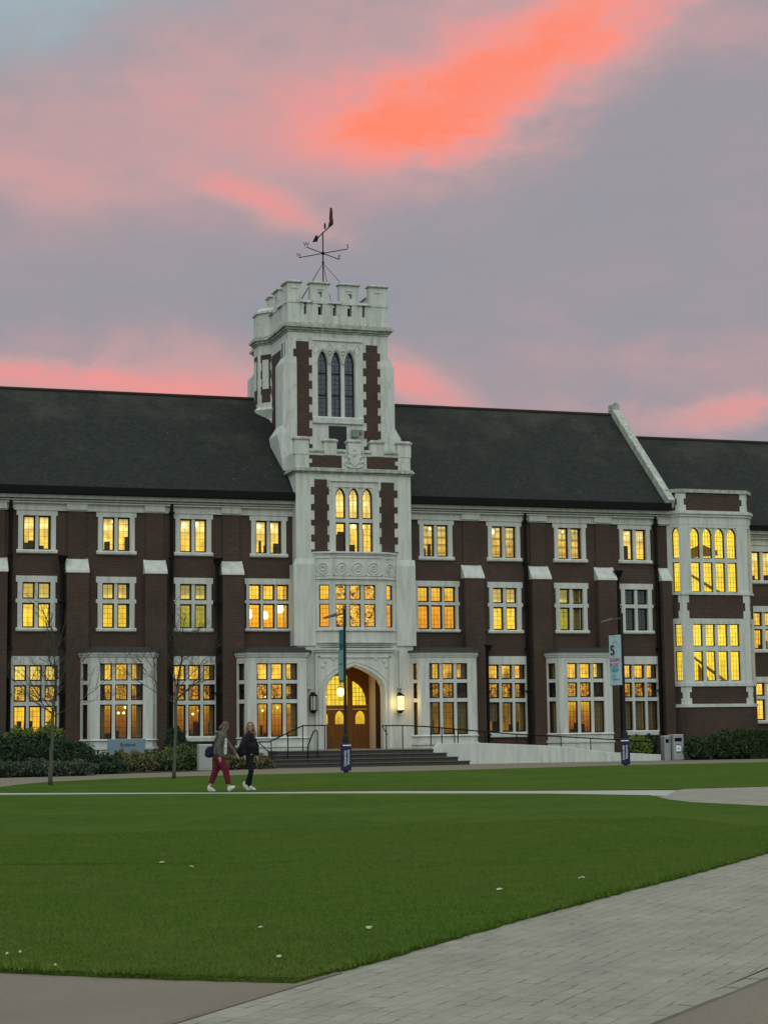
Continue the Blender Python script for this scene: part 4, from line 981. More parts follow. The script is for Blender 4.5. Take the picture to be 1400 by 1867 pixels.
# clasping buttresses with weathered tops
for sg, X in ((-1, TL), (1, TR)):
    xo = X + sg * .27
    q = sorted((X + sg * .001, xo))
    up.box(q[0], q[1], TY - .06, TY + 1.15, 13.2, 17.3)
    up.hexa([(q[0], TY - .06, 17.3), (q[1], TY - .06, 17.3), (q[1], TY + 1.15, 17.3), (q[0], TY + 1.15, 17.3)], [(X + sg * .001, TY - .003, 17.75), (X + sg * .03, TY - .003, 17.75), (X + sg * .03, TY + 1.0, 17.75), (X + sg * .001, TY + 1.0, 17.75)])
    f_ = sorted((X - sg * .36, X)); up.box(f_[0], f_[1], TY - .06, TY - .001, 13.2, 17.3)
    up.hexa([(f_[0], TY - .06, 17.3), (f_[1], TY - .06, 17.3), (f_[1], TY - .001, 17.3), (f_[0], TY - .001, 17.3)], [(f_[0], TY - .006, 17.6), (f_[1], TY - .006, 17.6), (f_[1], TY - .001, 17.6), (f_[0], TY - .001, 17.6)])
    # broach at the foot
    up.hexa([(q[0], TY - .1, 12.6), (q[1], TY - .1, 12.6), (q[1], TY + 1.3, 12.6), (q[0], TY + 1.3, 12.6)], [(q[0] - (.26 if sg < 0 else 0), TY - .1, 14.15), (q[1] + (.26 if sg > 0 else 0), TY - .1, 14.15), (q[1] + (.26 if sg > 0 else 0), TY + 1.3, 14.15), (q[0] - (.26 if sg < 0 else 0), TY + 1.3, 14.15)])
    up.hexa([(q[0] - (.26 if sg < 0 else 0), TY - .1, 14.15), (q[1] + (.26 if sg > 0 else 0), TY - .1, 14.15), (q[1] + (.26 if sg > 0 else 0), TY + 1.3, 14.15), (q[0] - (.26 if sg < 0 else 0), TY + 1.3, 14.15)], [(q[0], TY - .06, 14.6), (q[1], TY - .06, 14.6), (q[1], TY + 1.15, 14.6), (q[0], TY + 1.15, 14.6)])
up.build('upper_wall', stone_w, T)
br = (.345,)
toothed(-1.93, -1.36, 13.5, 18.28, br, .12, .13, TY - .0, T); toothed(1.22, 1.74, 13.5, 18.26, br, .13, .13, TY - .0, T)
LW = window(T, Tm((0, TY, 0)), [(-.98, -.51), (-.36, .09), (.24, .71)], [(15.02, 17.92)], (-1.22, 1.06, 14.70, 18.48), ears=False, rm='dark', arch=(17.35, 17.90), proud=.04, sill=True, lead=(2, 4), fw=.03, depth=.26)
sb = MB(); ARCS = []
for a, b in ((-.98, -.51), (-.36, .09), (.24, .71)):
    for z in (15.98, 16.95): sb.box(a, b, TY + .19, TY + .215, z - .03, z + .03)
    pts = arch_pts(a - .05, b + .05, 17.35, 18.02)
    ARCS.append(pts)
sb.build('saddle_bars', caseme, LW)
tr = MB()
for pts in ARCS:
    for i in range(len(pts) - 1): tr.tube([(pts[i][0], TY - .045, pts[i][1]), (pts[i + 1][0], TY - .045, pts[i + 1][1])], .028, 5)
for k, c in enumerate((-1.06, -.435, .165, .81)):
    pts = [(c, 17.75), (c + .16, 18.0), (c, 18.26), (c - .16, 18.0)]
    for i in range(4): a_, b_ = pts[i], pts[(i + 1) % 4]; tr.tube([(a_[0], TY - .045, a_[1]), (b_[0], TY - .045, b_[1])], .025, 5)
tr.box(-1.20, 1.04, TY - .10, TY - .041, 18.34, 18.42)
tr.build('tracery', stone, T)
dk = MB(); dk.box(-.50, .30, TY - .015, TY + .02, 13.4, 14.62); dk.build('dark_panel', mat('slate_panel', (.028, .024, .030), .7), T)
# left side: brick panel and a narrow window
lp = MB(); lp.T = Matrix.Translation((TL, 0, 0))
for k in range(12):
    o_ = .12 if k % 2 else 0; z = 13.8 + k * .36; lp.box(-.014, .1, 2.25 - o_, 3.75 + o_ * .5, z, min(z + .36, 18.15))
lp.build('brick_panel', brick, T)
sw = MB(); sw.box(TL - .06, TL - .001, 1.22, 1.98, 16.9, 18.4); sw.box(TL - .075, TL - .061, 1.38, 1.60, 17.0, 18.3); sw.box(TL - .12, TL - .02, 1.15, 2.05, 16.8, 16.92)
sw.build('side_window_frame', stone, T)
sg_ = MB(); sg_.box(TL - .066, TL - .0605, 1.30, 1.88, 17.0, 18.3); sg_.build('side_window', glass_dark, T)
# cornice
cn = MB()
for o_, a, b in ((.05, 18.70, 18.78), (.12, 18.78, 18.88), (.22, 18.88, 18.98), (.14, 18.98, 19.08)): cn.box(TL - o_, TR + o_, TY - o_, TB + .3 + o_, a, b)
# stair turret, octagonal
def octo(c, R_, z0, z1, mbx, R2=None, rot=22.5):
    a = [(c[0] + R_ * math.cos(rad(rot + 45 * k)), c[1] + R_ * math.sin(rad(rot + 45 * k)), z0) for k in range(8)]
    R2 = R2 or R_; b = [(c[0] + R2 * math.cos(rad(rot + 45 * k)), c[1] + R2 * math.sin(rad(rot + 45 * k)), z1) for k in range(8)]
    mbx.hexa(a, b)
TC = (-1.80, 4.75); TRr = 1.05
for o_, a, b in ((.05, 18.71, 18.785), (.12, 18.785, 18.885), (.22, 18.885, 18.985), (.14, 18.985, 19.085)): octo(TC, TRr + o_, a, b, cn)
cn.build('cornice', stone_m, T)
tt = MB(); octo(TC, TRr, 15.75, 20.15, tt); octo(TC, TRr + .02, 15.15, 15.35, tt); octo(TC, TRr + .02, 15.35, 15.75, tt, TRr + .20); octo(TC, TRr + .20, 15.75, 15.9, tt, TRr)
octo(TC, TRr + .08, 20.15, 20.25, tt); octo(TC, TRr + .08, 20.25, 20.42, tt, TRr - .15)
tt.build('stair_turret', stone_w, T)
tb = MB(); octo(TC, TRr - .02, 13.5, 15.15, tb); tb.build('turret_base', brick, T)
rbm = MB(); rbm.box(TL - .36, TL - .002, 6.35, 6.9, 13.5, 17.6); rbm.hexa([(TL - .36, 6.35, 17.6), (TL - .002, 6.35, 17.6), (TL - .002, 6.9, 17.6), (TL - .36, 6.9, 17.6)], [(TL - .03, 6.35, 17.98), (TL - .002, 6.35, 17.98), (TL - .002, 6.9, 17.98), (TL - .03, 6.9, 17.98)]); rbm.build('rear_buttress', stone_w, T)
ts = MB()
for k in (3, 4, 5):     # brick strips and slit lights on three facets
    a0, a1 = rad(22.5 + 45 * k), rad(22.5 + 45 * (k + 1)); p0 = Vector((TC[0] + TRr * math.cos(a0), TC[1] + TRr * math.sin(a0), 0)); p1 = Vector((TC[0] + TRr * math.cos(a1), TC[1] + TRr * math.sin(a1), 0))
    T_ = Matrix.Translation(p0) @ Matrix.Rotation(math.atan2(p1.y - p0.y, p1.x - p0.x), 4, 'Z'); w = (p1 - p0).length
    ts.T = T_
    if k in (3, 4):
        for q in range(6): o_ = .05 if q % 2 else 0; ts.box(w * .5 - .22 - o_, w * .5 + .22 + o_, -.012, .05, 16.1 + q * .36, 16.46 + q * .36)
ts.T = None; ts.build('turret_brick', brick, T)
tw = MB()
for k in (3, 4):
    a0, a1 = rad(22.5 + 45 * k), rad(22.5 + 45 * (k + 1)); p0 = Vector((TC[0] + TRr * math.cos(a0), TC[1] + TRr * math.sin(a0), 0)); p1 = Vector((TC[0] + TRr * math.cos(a1), TC[1] + TRr * math.sin(a1), 0))
    tw.T = Matrix.Translation(p0) @ Matrix.Rotation(math.atan2(p1.y - p0.y, p1.x - p0.x), 4, 'Z'); w = (p1 - p0).length
    tw.box(w * .5 - .16, w * .5 + .16, -.04, .0, 16.7, 18.02)
tw.T = None; tw.build('slit_surround', stone, T)
# upper parapet with loops
def parapet(mbx, T_, ms, L0, L1, slits, sq, zt=20.86):
    mbx.T = T_; pcop.T = T_
    xs_ = cuts((L0, L1), *[(a, b) for a, b in ms], *[(a, b) for a, b in slits], *[(a, b) for a, b in sq])
    zs_ = cuts((19.08, 19.48, 20.00, 20.28, 20.50, zt), (19.9, 20.0))
    def solid(i, j):
        a, b, c, e = xs_[i], xs_[i + 1], zs_[j], zs_[j + 1]
        ins = lambda iv: any(p[0] - 1e-4 <= a and b <= p[1] + 1e-4 for p in iv)
        if c >= 19.47 and e <= 20.01 and ins(slits): return False
        if c >= 20.27 and e <= 20.51 and ins(sq): return False
        return e <= 20.01 or ins(ms)
    mbx.grid(xs_, zs_, solid, 0, .32)
    for a, b in ms:
        pcop.box(a - .06, b + .06, -.08, .38, zt, zt + .05); pcop.hexa([(a - .05, -.06, zt + .05), (b + .05, -.06, zt + .05), (b + .05, .38, zt + .05), (a - .05, .38, zt + .05)], [(a + .05, .08, zt + .13), (b - .05, .08, zt + .13), (b - .05, .24, zt + .13), (a + .05, .24, zt + .13)])
    e_ = [L0] + [v for m_ in ms for v in m_] + [L1]
    for i in range(0, len(e_), 2):
        a, b = e_[i], e_[i + 1]
        if b - a > .1: pcop.hexa([(a - .06, -.10, 20.0), (b + .06, -.10, 20.0), (b + .06, .36, 20.0), (a - .06, .36, 20.0)], [(a - .0, .06, 20.16), (b + .0, .06, 20.14), (b + .0, .22, 20.14), (a - .0, .22, 20.14)])
    # little ribs and sloped feet under the merlons
    for a, b in ms:
        mbx.hexa([(a - .10, -.03, 19.98), (b + .10, -.03, 19.98), (b + .10, -.001, 19.98), (a - .10, -.001, 19.98)], [(a + .02, -.03, 20.14), (b - .02, -.03, 20.14), (b - .02, -.001, 20.14), (a + .02, -.001, 20.14)])
    for iv in slits:
        for X_ in (iv[0] - .12, iv[1] + .12): mbx.box(X_ - .025, X_ + .025, -.035, -.001, 19.14, 19.93)
    for a, b in ms:
        if b - a > .5: mbx.box((a + b) / 2 - .14, (a + b) / 2 + .14, -.03, -.001, 20.60, 20.66)
    mbx.T = None; pcop.T = None
pcop = MB()
pa = MB()
msf = [(TL, -1.70), (-1.28, -.42), (.04, .92), (1.38, TR)]
parapet(pa, Matrix.Translation((0, TY - .02, 0)), msf, TL, TR, [(-1.57, -1.45), (-.93, -.73), (-.26, -.10), (.40, .60), (1.07, 1.20)], [(-.93, -.75), (.43, .60)])
parapet(pa, Matrix.Translation((TL - .02, TY + 3.6, 0)) @ Matrix.Rotation(-PI / 2, 4, 'Z'), [(.0, .6), (1.2, 2.1), (2.7, 3.28)], 0, 3.28, [(.85, .95), (1.6, 1.75), (2.35, 2.45)], [(1.6, 1.75)])
parapet(pa, Matrix.Translation((TR + .02, TY + .3, 0)) @ Matrix.Rotation(PI / 2, 4, 'Z'), [(.3, 1.0), (1.8, 2.6), (3.4, 4.2), (4.9, 5.6)], 0, 5.6, [], [])
parapet(pa, Matrix.Translation((TR, TB + .32, 0)) @ Matrix.Rotation(PI, 4, 'Z'), [(.0, .6), (1.0, 1.85), (2.4, 3.2)], 0, 3.4, [], [])
pa.build('parapet', stone_w, T); pcop.build('coping', stone_m, T)
tr_ = MB(); tr_.box(TL + .3, TR - .3, TY + .3, TB, 19.0, 19.3); tr_.box(TL + .35, TR - .35, TY + .5, TY + .7, 19.3, 19.97); tr_.build('tower_roof_slit_backing', lead, T)  # second box is an added dark backing that keeps the parapet slits dark
hp = MB(); hp.prismx([(TY + 1.0, 19.3), (TY + 2.5, 20.35), (TY + 4.2, 20.35), (TY + 5, 19.3)], -1.6, 1.2); hp.build('roof_hatch', mat('roof_felt', (.03, .03, .03), .9), T)

# ------------------------------------------------------------------ weather vane
vx, vy = .10, 3.7
WV = thing('weather_vane', 'tall black iron weather vane with four lettered arms on top of the tower', 'weather vane', (vx, vy, 20.3))
m_ = MB(); m_.tube([(0, 0, 0), (0, 0, 3.66)], .028, 8); m_.ball((0, 0, 2.25), .06); m_.ball((0, 0, 2.68), .08); m_.build('mast', ironm, WV)
for ang, tx in ((-40, ''), (50, ''), (140, ''), (230, '')):
    a = PI / 2 - rad(ang); m_ = MB(); ex_, ey_ = math.cos(a) * 1.33, math.sin(a) * 1.33
    m_.tube([(0, 0, 2.68), (ex_, ey_, 2.68)], .02, 6); m_.build('arm', ironm, WV)
def textmesh(name, s, size, loc, rot, m, parent, ext=.01, align='CENTER'):
    cu = bpy.data.curves.new(name, 'FONT'); cu.body = s; cu.size = size; cu.extrude = ext; cu.align_x = align; cu.align_y = 'CENTER'; cu.offset = .004 * size
    to = bpy.data.objects.new(name, cu); COL.objects.link(to); bpy.context.view_layer.update()
    me = bpy.data.meshes.new_from_object(to.evaluated_get(bpy.context.evaluated_depsgraph_get())); bpy.data.objects.remove(to)
    me.materials.clear(); me.materials.append(m); o = bpy.data.objects.new(name, me); COL.objects.link(o); o.location = loc; o.rotation_euler = rot; o.parent = parent; return o
for ang, ch in ((-40, 'N'), (50, 'E'), (140, 'S'), (230, 'W')):
    a = PI / 2 - rad(ang); textmesh('letter', ch, .24, (math.cos(a) * 1.33, math.sin(a) * 1.33, 2.80), (PI / 2, 0, -YAW), ironm, WV)
m_ = MB(); m_.tube([(0, -1.55, 3.62), (0, 1.25, 3.62)], .026, 6); m_.prismx([(1.05, 3.50), (1.60, 3.62), (1.05, 3.80), (.85, 3.64)], -.04, .04)
m_.build('pointer', ironm, WV)
m_ = MB()
m_.prismx([(-1.52, 3.62), (-1.05, 3.62), (-1.12, 3.76), (-1.24, 3.80), (-1.22, 3.98), (-1.28, 4.2), (-1.36, 4.42), (-1.42, 4.2), (-1.44, 3.95), (-1.52, 3.8)], -.05, .05); m_.ball((0, -.35, 3.85), .05, 6, 5, .16)
m_.build('figure', mat('rust_iron', (.05, .02, .015), .8), WV)
m_ = MB()
for X, Y in ((-1.55, -1.6), (1.25, -1.6), (-1.1, 1.6), (1.0, 1.6)): m_.tube([(0, 0, 2.22), (X, Y, .0)], .012, 5)
m_.build('stays', ironm, WV)

# ------------------------------------------------------------------ steps, ramp, rails
for k, (zt, xl, xr, yf) in enumerate(((.77, -3.80, 2.80, -2.60), (.60, -4.02, 3.25, -2.97), (.435, -4.24, 3.62, -3.32), (.27, -4.46, 3.98, -3.68))):
    pass
ST = thing('entrance_steps', 'dark stone steps spreading up to the arched front door', 'steps')
steps = ((.77, -3.80, 2.75, -2.60), (.60, -4.00, 3.22, -2.97), (.435, -4.18, 3.58, -3.32), (.27, -4.40, 3.95, -3.68))
for k, (zt, xl, xr, yf) in enumerate(steps):
    b_ = MB(); yb = BY - .17 if k == 0 else steps[k - 1][3] + .1
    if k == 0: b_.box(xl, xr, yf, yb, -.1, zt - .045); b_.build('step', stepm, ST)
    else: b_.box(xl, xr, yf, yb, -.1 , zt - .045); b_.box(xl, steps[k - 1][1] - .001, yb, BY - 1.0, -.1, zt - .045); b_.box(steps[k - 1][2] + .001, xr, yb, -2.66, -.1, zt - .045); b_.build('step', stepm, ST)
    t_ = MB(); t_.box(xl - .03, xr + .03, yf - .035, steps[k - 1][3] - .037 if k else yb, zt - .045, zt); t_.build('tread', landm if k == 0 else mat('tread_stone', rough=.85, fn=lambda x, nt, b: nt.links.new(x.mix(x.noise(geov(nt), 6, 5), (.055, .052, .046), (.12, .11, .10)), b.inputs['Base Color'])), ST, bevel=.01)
RW = MB(); yw = -2.62
RW.prismy([(2.78, -.1), (2.78, .74), (3.0, .98), (4.6, .98), (8.2, .80), (10.6, .50), (13.05, .36), (13.05, -.1)], yw, yw + .25)
rw = RW.build('ramp_wall', stone, None, bevel=.02); tag(rw, 'long low white rendered wall sloping down to the right of the steps', 'wall')
rs = MB(); rs.hexa([(2.8, yw + .251, -.1), (13.0, yw + .251, -.1), (13.0, -1.2, -.1), (2.8, -1.2, -.1)], [(2.8, yw + .251, .77), (13.0, yw + .251, .16), (13.0, -1.2, .16), (2.8, -1.2, .77)]); q = rs.build('ramp', tarmac); q['kind'] = 'structure'
def rail(label, pts, posts, y, extra=(), r=.025):
    R_ = thing('handrail', label, 'handrail')
    m_ = MB(); m_.tube([(p[0], (p[2] if len(p) > 2 else y), p[1]) for p in pts], r, 8); m_.build('top_rail', ironm, R_)
    for (X, z0, z1, *yy_) in posts:
        m_ = MB(); Y_ = yy_[0] if yy_ else y; m_.tube([(X, Y_, z0), (X, Y_, z1)], r * .9, 8); m_.build('post', ironm, R_)
    for e in extra: m_ = MB(); m_.tube(e, r * .8, 6); m_.build('brace', ironm, R_)
rail('long black handrail following the sloping white ramp wall', [(.62, 1.72), (1.53, 1.72), (2.6, 1.66), (4.6, 1.47), (6.5, 1.30), (9.1, 1.14), (13.0, .88)],
     [(.80, .76, 1.72), (1.50, .76, 1.72), (2.72, .9, 1.66), (3.2, .9, 1.62), (3.75, .9, 1.57), (3.9, .9, 1.54), (5.1, .85, 1.43), (6.5, .8, 1.30), (7.1, .8, 1.26), (8.5, .7, 1.17), (9.85, .55, 1.1), (11.4, .4, 1.0), (12.9, .3, .9)], -2.5, [[(.62, -2.5, 1.72), (.85, -2.5, 1.35)]])
rail('black handrail stepping down the left side of the entrance steps', [(-4.75, 1.14, -3.3), (-4.3, 1.14, -3.3), (-2.86, 1.76, -3.0), (-1.75, 1.76, -2.5)],
     [(-4.28, .2, 1.14, -3.5), (-3.50, .45, 1.46, -3.1), (-2.86, .75, 1.76, -3.0), (-1.80, .77, 1.76, -2.5)], -3.2, [[(-4.75, -3.3, 1.14), (-4.32, -3.3, .72)]])
rail('small black looped handrail in the middle of the entrance steps', [(-2.74, .95), (-2.50, 1.52), (-2.38, 1.58), (-2.34, 1.45)], [(-2.74, .25, .95), (-2.34, .5, 1.45)], -3.3, r=.028)

# ------------------------------------------------------------------ wall lanterns
def lantern(X, z, lit, label):
    L_ = thing('wall_lantern', label, 'lantern', (X, PY + .02 if abs(X) < 1.7 else BY - .01, z), 0, 'lanterns either side of the door')
    c = (0, -.24); m_ = MB()
    octo(c, .15, -.33, -.29, m_, .17); octo(c, .05, -.42, -.33, m_, .13); octo(c, .17, .29, .33, m_); octo(c, .15, .33, .45, m_, .02)
    m_.box(-.02, .02, -.24, 0, .36, .40); m_.box(-.03, .03, -.24, 0, -.34, -.30); m_.box(-.05, .05, -.03, 0, -.4, .45)
    for k in range(8):
        a = rad(22.5 + 45 * k); p = (c[0] + .155 * math.cos(a), c[1] + .155 * math.sin(a)); m_.box(p[0] - .011, p[0] + .011, p[1] - .011, p[1] + .011, -.3, .3)
    m_.build('lantern_frame', ironm, L_)
    m_ = MB(); octo(c, .145, -.29, .29, m_); m_.build('lantern_glass', lamph if lit else mat('frosted_glass', (.45, .45, .42), .5), L_)
lantern(-1.80, 2.69, False, 'unlit dark octagonal lantern on the wall left of the door')
lantern(1.98, 2.66, True, 'glowing yellow lantern on the wall right of the door')
for dx_, dy_ in ((-.22, -.30), (.22, -.30), (0, -.46)): lampl((1.98 + dx_, BY - .24 + dy_ + .1, 2.66), 5, .06, (1, .66, .22))

# ------------------------------------------------------------------ lamp posts with banners and navy base wraps
navy = mat('navy_wrap', (.018, .014, .075), .5); white = mat('white_print', (.8, .8, .8), .6)
def dirv(cosw, s=-1):
    """unit vector in the ground plane whose picture-plane share is cosw"""
    r = Vector((math.cos(YAW), -math.sin(YAW), 0)); f = Vector((math.sin(YAW), math.cos(YAW), 0)); return r * s * cosw + f * math.sqrt(1 - cosw * cosw)
def post(X, Y, label, sleeve_ang, lean=0.0):
    z = G(Y); P = thing('lamp_post', label, 'lamp post', (X, Y, z))
    m_ = MB(); m_.tube([(0, 0, 0), (0, 0, 1.25)], .085, 12); m_.tube([(0, 0, 1.25), (0, 0, 1.32), (0, 0, 5.75)], [.085, .055, .045], 12); m_.ball((0, 0, 5.75), .06); m_.tube([(0, 0, 1.0), (0, 0, 1.28)], [.12, .10], 10); m_.build('pole', mat('dark_post', (.012, .013, .016), .5), P)
    w = dirv(.92) ; m_ = MB(); m_.tube([(0, 0, 5.62), tuple(w * .42 + Vector((0, 0, 5.54)))], .022, 6)
    a = w * .36 + Vector((0, 0, 5.55)); b = w * .80 + Vector((0, 0, 5.46)); n = Vector((-w.y, w.x, 0)) * .10
    m_.hexa([tuple(a - n), tuple(b - n), tuple(b + n), tuple(a + n)], [tuple(a - n * .5 + Vector((0, 0, .09))), tuple(b - n * .8 + Vector((0, 0, .05))), tuple(b + n * .8 + Vector((0, 0, .05))), tuple(a + n * .5 + Vector((0, 0, .09)))])
    m_.build('lamp_head', mat('lamp_casing', (.09, .09, .085), .5), P)
    s = MB(); h = .16; s.box(-h, h, -h, h, .06, 1.02); so_ = s.build('base_wrap', navy, P, rz=sleeve_ang, bevel=.02)
    f = MB(); f.box(-h + .01, h - .01, -h - .008, -h - .002, .93, .97); f.build('header_print', white, so_)
    textmesh('print', 'University', .135, (-.065, -h - .006, .50), (PI / 2, -PI / 2, 0), white, so_, .002); textmesh('print', 'Welcome', .135, (.055, -h - .006, .53), (PI / 2, -PI / 2, 0), white, so_, .002)
    return P
def banner(X, Y, z0, z1, wdt, cosw, label, kind):
    z = G(Y); d_ = dirv(cosw); a = math.atan2(-d_.y, -d_.x)
    B = thing('banner', label, 'banner', (X, Y, z), a, None)
    # local x runs from the free edge (-w) to the post (0)
    col = (lin(168, 192, 200) if kind == 2 else lin(60, 120, 135))
    m_ = MB(); n = 8
    for i in range(n):
        xa, xb = -.07 - wdt + wdt * i / n, -.07 - wdt + wdt * (i + 1) / n; fa, fb = .02 * math.sin(i * .8), .02 * math.sin((i + 1) * .8)
        m_.hexa([(xa, fa - .004, z0), (xb, fb - .004, z0), (xb, fb + .004, z0), (xa, fa + .004, z0)], [(xa, fa - .004, z1), (xb, fb - .004, z1), (xb, fb + .004, z1), (xa, fa + .004, z1)])
    m_.build('fabric', mat('banner_%d' % kind, col, .7), B)
    m_ = MB()
    for z_ in (z0 - .02, z1 + .02): m_.tube([(0, 0, z_), (-.07 - wdt, 0, z_)], .014, 6)
    m_.build('bracket', ironm, B)
    fr = -.035; R_ = (PI / 2, 0, 0); c = -.07 - wdt / 2
    mag = mat('magenta_print', lin(190, 40, 130), .6); teal = mat('teal_print', lin(70, 160, 175), .6); blk = mat('black_print', lin(25, 25, 45), .6); wh = white
    if kind == 2:
        textmesh('print', '5', .52, (c - .12, fr, z1 - .60), R_, blk, B, .003); textmesh('print', 'STARS', .185, (c - .02, fr, z1 - .96), R_, mag, B, .003); textmesh('print', 'PLUS', .20, (c - .06, fr, z1 - 1.16), R_, mag, B, .003)
        q = MB(); q.box(c - .20, c + .16, fr, fr + .004, z1 - 1.38, z1 - 1.27)
        q.box(c - .2, c - .02, fr, fr + .004, z1 - 1.53, z1 - 1.51); q.box(c - .2, c + .0, fr, fr + .004, z1 - 1.60, z1 - 1.58); q.box(c - .2, c + .2, fr, fr + .004, z1 - 1.70, z1 - 1.67)
        for k in range(9): a_ = rad(150 - k * 18); q.box(c + .20 * math.cos(a_) - .012, c + .20 * math.cos(a_) + .012, fr, fr + .004, z1 - .56 + .30 * math.sin(a_), z1 - .53 + .30 * math.sin(a_))
        q.build('print', teal, B)
    else:
        q = MB(); q.box(c - wdt * .5 + .01, c + wdt * .5 - .01, fr, fr + .004, z0 + .05, z1 - .70); q.build('print', mat('pale_teal_print', lin(120, 165, 165), .6), B)
        q = MB(); q.box(c - .12, c + .12, fr - .004, fr, z1 - .60, z1 - .57); q.box(c - .12, c + .2, fr - .004, fr, z1 - .53, z1 - .49); q.box(c - .2, c + .16, fr - .009, fr - .005, z1 - 1.2, z1 - 1.17); q.build('print', blk, B)
post(-3.60, -11.4, 'black lamp post with navy wrapped base in front of the entrance steps', rad(-18 + 14))
post(7.86, -10.1, 'black lamp post with navy wrapped base in front of the ramp wall', rad(-18 - 12))
banner(-3.60, -11.4, 3.2, 5.02, .58, .33, 'narrow teal banner seen nearly edge on, hanging on the lamp post before the door', 1)
banner(7.86, -10.1, 3.06, 4.98, .58, .70, 'pale blue 5 STARS PLUS banner hanging on the right lamp post', 2)

# ------------------------------------------------------------------ bins, sign, cabinet
binm = mat('bin_grey', (.30, .31, .31), .55)
def litterbin(X, Y, w, d_, h, label, sticker):
    B = thing('litter_bin', label, 'litter bin', (X, Y, G(Y)), rad(-6), 'litter bins against the brick wall')
    m_ = MB(); xs_ = cuts((0, .06, w - .06, w)); zs_ = cuts((0, h - .26, h - .10, h)); m_.grid(xs_, zs_, lambda i, j: not (i == 1 and j == 1), 0, .12); m_.box(0, w, .121, d_, 0, h); m_.hexa([(-.02, -.02, h), (w + .02, -.02, h), (w + .02, d_ + .02, h), (-.02, d_ + .02, h)], [(.02, .02, h + .05), (w - .02, .02, h + .05), (w - .02, d_ - .02, h + .05), (.02, d_ - .02, h + .05)])
    m_.build('casing', binm, B, bevel=.008)
    m_ = MB(); m_.box(.05, w - .05, .09, .118, h - .27, h - .09); m_.build('slot', mat('black_void', (.006, .006, .007), .8), B)
    if sticker:
        m_ = MB(); m_.box(w * .28, w * .74, -.006, -.001, h * .36, h * .60); m_.build('sticker', white, B)
        m_ = MB(); m_.box(w * .30, w * .72, -.007, -.001, h * .62, h * .64); m_.box(w * .30, w * .72, -.007, -.001, h * .31, h * .34); m_.prismy([(w * .44, h * .44), (w * .58, h * .44), (w * .51, h * .53)], -.010, -.0065); m_.build('print', mat('black_void'), B)
litterbin(13.36, -2.35, .28, .5, 1.0, 'narrow grey litter bin on the left of the pair', False)
litterbin(13.66, -2.6, .46, .6, 1.05, 'wider grey litter bin with a white sticker on its front', True)
SG = thing('information_sign', 'low blue grey sign board standing in the shrubs before the left bay', 'sign', (-9.92, -3.0, G(-3)))
m_ = MB(); m_.box(-.74, .74, -.04, .04, .25, 1.22); m_.build('board', mat('sign_blue', rough=.5, fn=lambda x, nt, b: nt.links.new(x.mix(x.noise(geov(nt), 3, 3), lin(112, 132, 146), lin(128, 146, 156)), b.inputs['Base Color'])), SG, bevel=.01)
for s_ in (-.6, .6): m_ = MB(); m_.box(s_ - .04, s_ + .04, -.03, .03, 0, .25); m_.build('leg', ironm, SG)
textmesh('print', 'Rutland', .19, (.05, -.045, 1.0), (PI / 2, 0, 0), mat('dark_blue_print', (.01, .015, .04), .6), SG, .002)
CB = thing('utility_cabinet', 'pale grey utility cabinet standing behind the walking pair', 'cabinet', (-7.35, -5.3, G(-5.3)))
m_ = MB(); m_.box(-.25, .25, -.2, .2, 0, .95); m_.hexa([(-.27, -.22, .95), (.27, -.22, .95), (.27, .22, .95), (-.27, .22, .95)], [(-.24, -.18, 1.0), (.24, -.18, 1.0), (.24, .18, 1.0), (-.24, .18, 1.0)]); m_.build('body', mat('cabinet_grey', (.38, .40, .39), .6), CB, bevel=.01)
m_ = MB(); m_.box(-.21, .21, -.212, -.201, .08, .90); m_.build('door', mat('cabinet_door', (.34, .36, .35), .6), CB)

# ------------------------------------------------------------------ plants
def leaves(name, clumps, n, size, m, parent, seed=1, flat=0.0):
    """leaf-sized faces through a union of ellipsoids (cx,cy,cz,rx,ry,rz)"""
    r = np.random.default_rng(seed); V_ = []
    vol = np.array([c[3] * c[4] + c[3] * c[5] + c[4] * c[5] for c in clumps]); cnt = np.maximum(1, (n * vol / vol.sum()).astype(int))
    for c, k in zip(clumps, cnt):
        d_ = r.normal(size=(k, 3)); d_ /= np.linalg.norm(d_, axis=1)[:, None]; d_[:, 2] = np.where(d_[:, 2] < -.55, -d_[:, 2], d_[:, 2])
        rr = 1 - np.abs(r.normal(0, .10, k)) + r.normal(0, .05, k)
        lump = 1 + .16 * np.sin(d_[:, 0] * 7 + c[0] * 3) * np.cos(d_[:, 2] * 6 + c[1]) + .08 * np.sin(d_[:, 1] * 13 + c[0])
        p = np.array(c[:3]) + d_ * (rr * lump)[:, None] * np.array(c[3:6])
        a = r.normal(size=(k, 3)) + d_ * .5; a /= np.linalg.norm(a, axis=1)[:, None]; t = np.cross(a, r.normal(size=(k, 3))); t /= np.linalg.norm(t, axis=1)[:, None]; b = np.cross(a, t)
        s = size * r.uniform(.6, 1.3, k)[:, None]
        V_.append(np.stack([p - t * s, p + b * s * .45, p + t * s, p - b * s * .45], 1))
    v = np.concatenate(V_); v[:, :, 2] = np.maximum(v[:, :, 2], .02); k = len(v); me = bpy.data.meshes.new(name)
    me.vertices.add(4 * k); me.vertices.foreach_set('co', v.ravel()); me.loops.add(4 * k); me.loops.foreach_set('vertex_index', np.arange(4 * k)); me.polygons.add(k); me.polygons.foreach_set('loop_start', np.arange(k) * 4); me.polygons.foreach_set('loop_total', np.full(k, 4)); me.update(); me.validate()
    me.materials.append(m); o = bpy.data.objects.new(name, me); COL.objects.link(o); o.parent = parent; return o
corem = mat('bush_inner', (.012, .016, .009), 1)  # solid dark core added inside the leaves
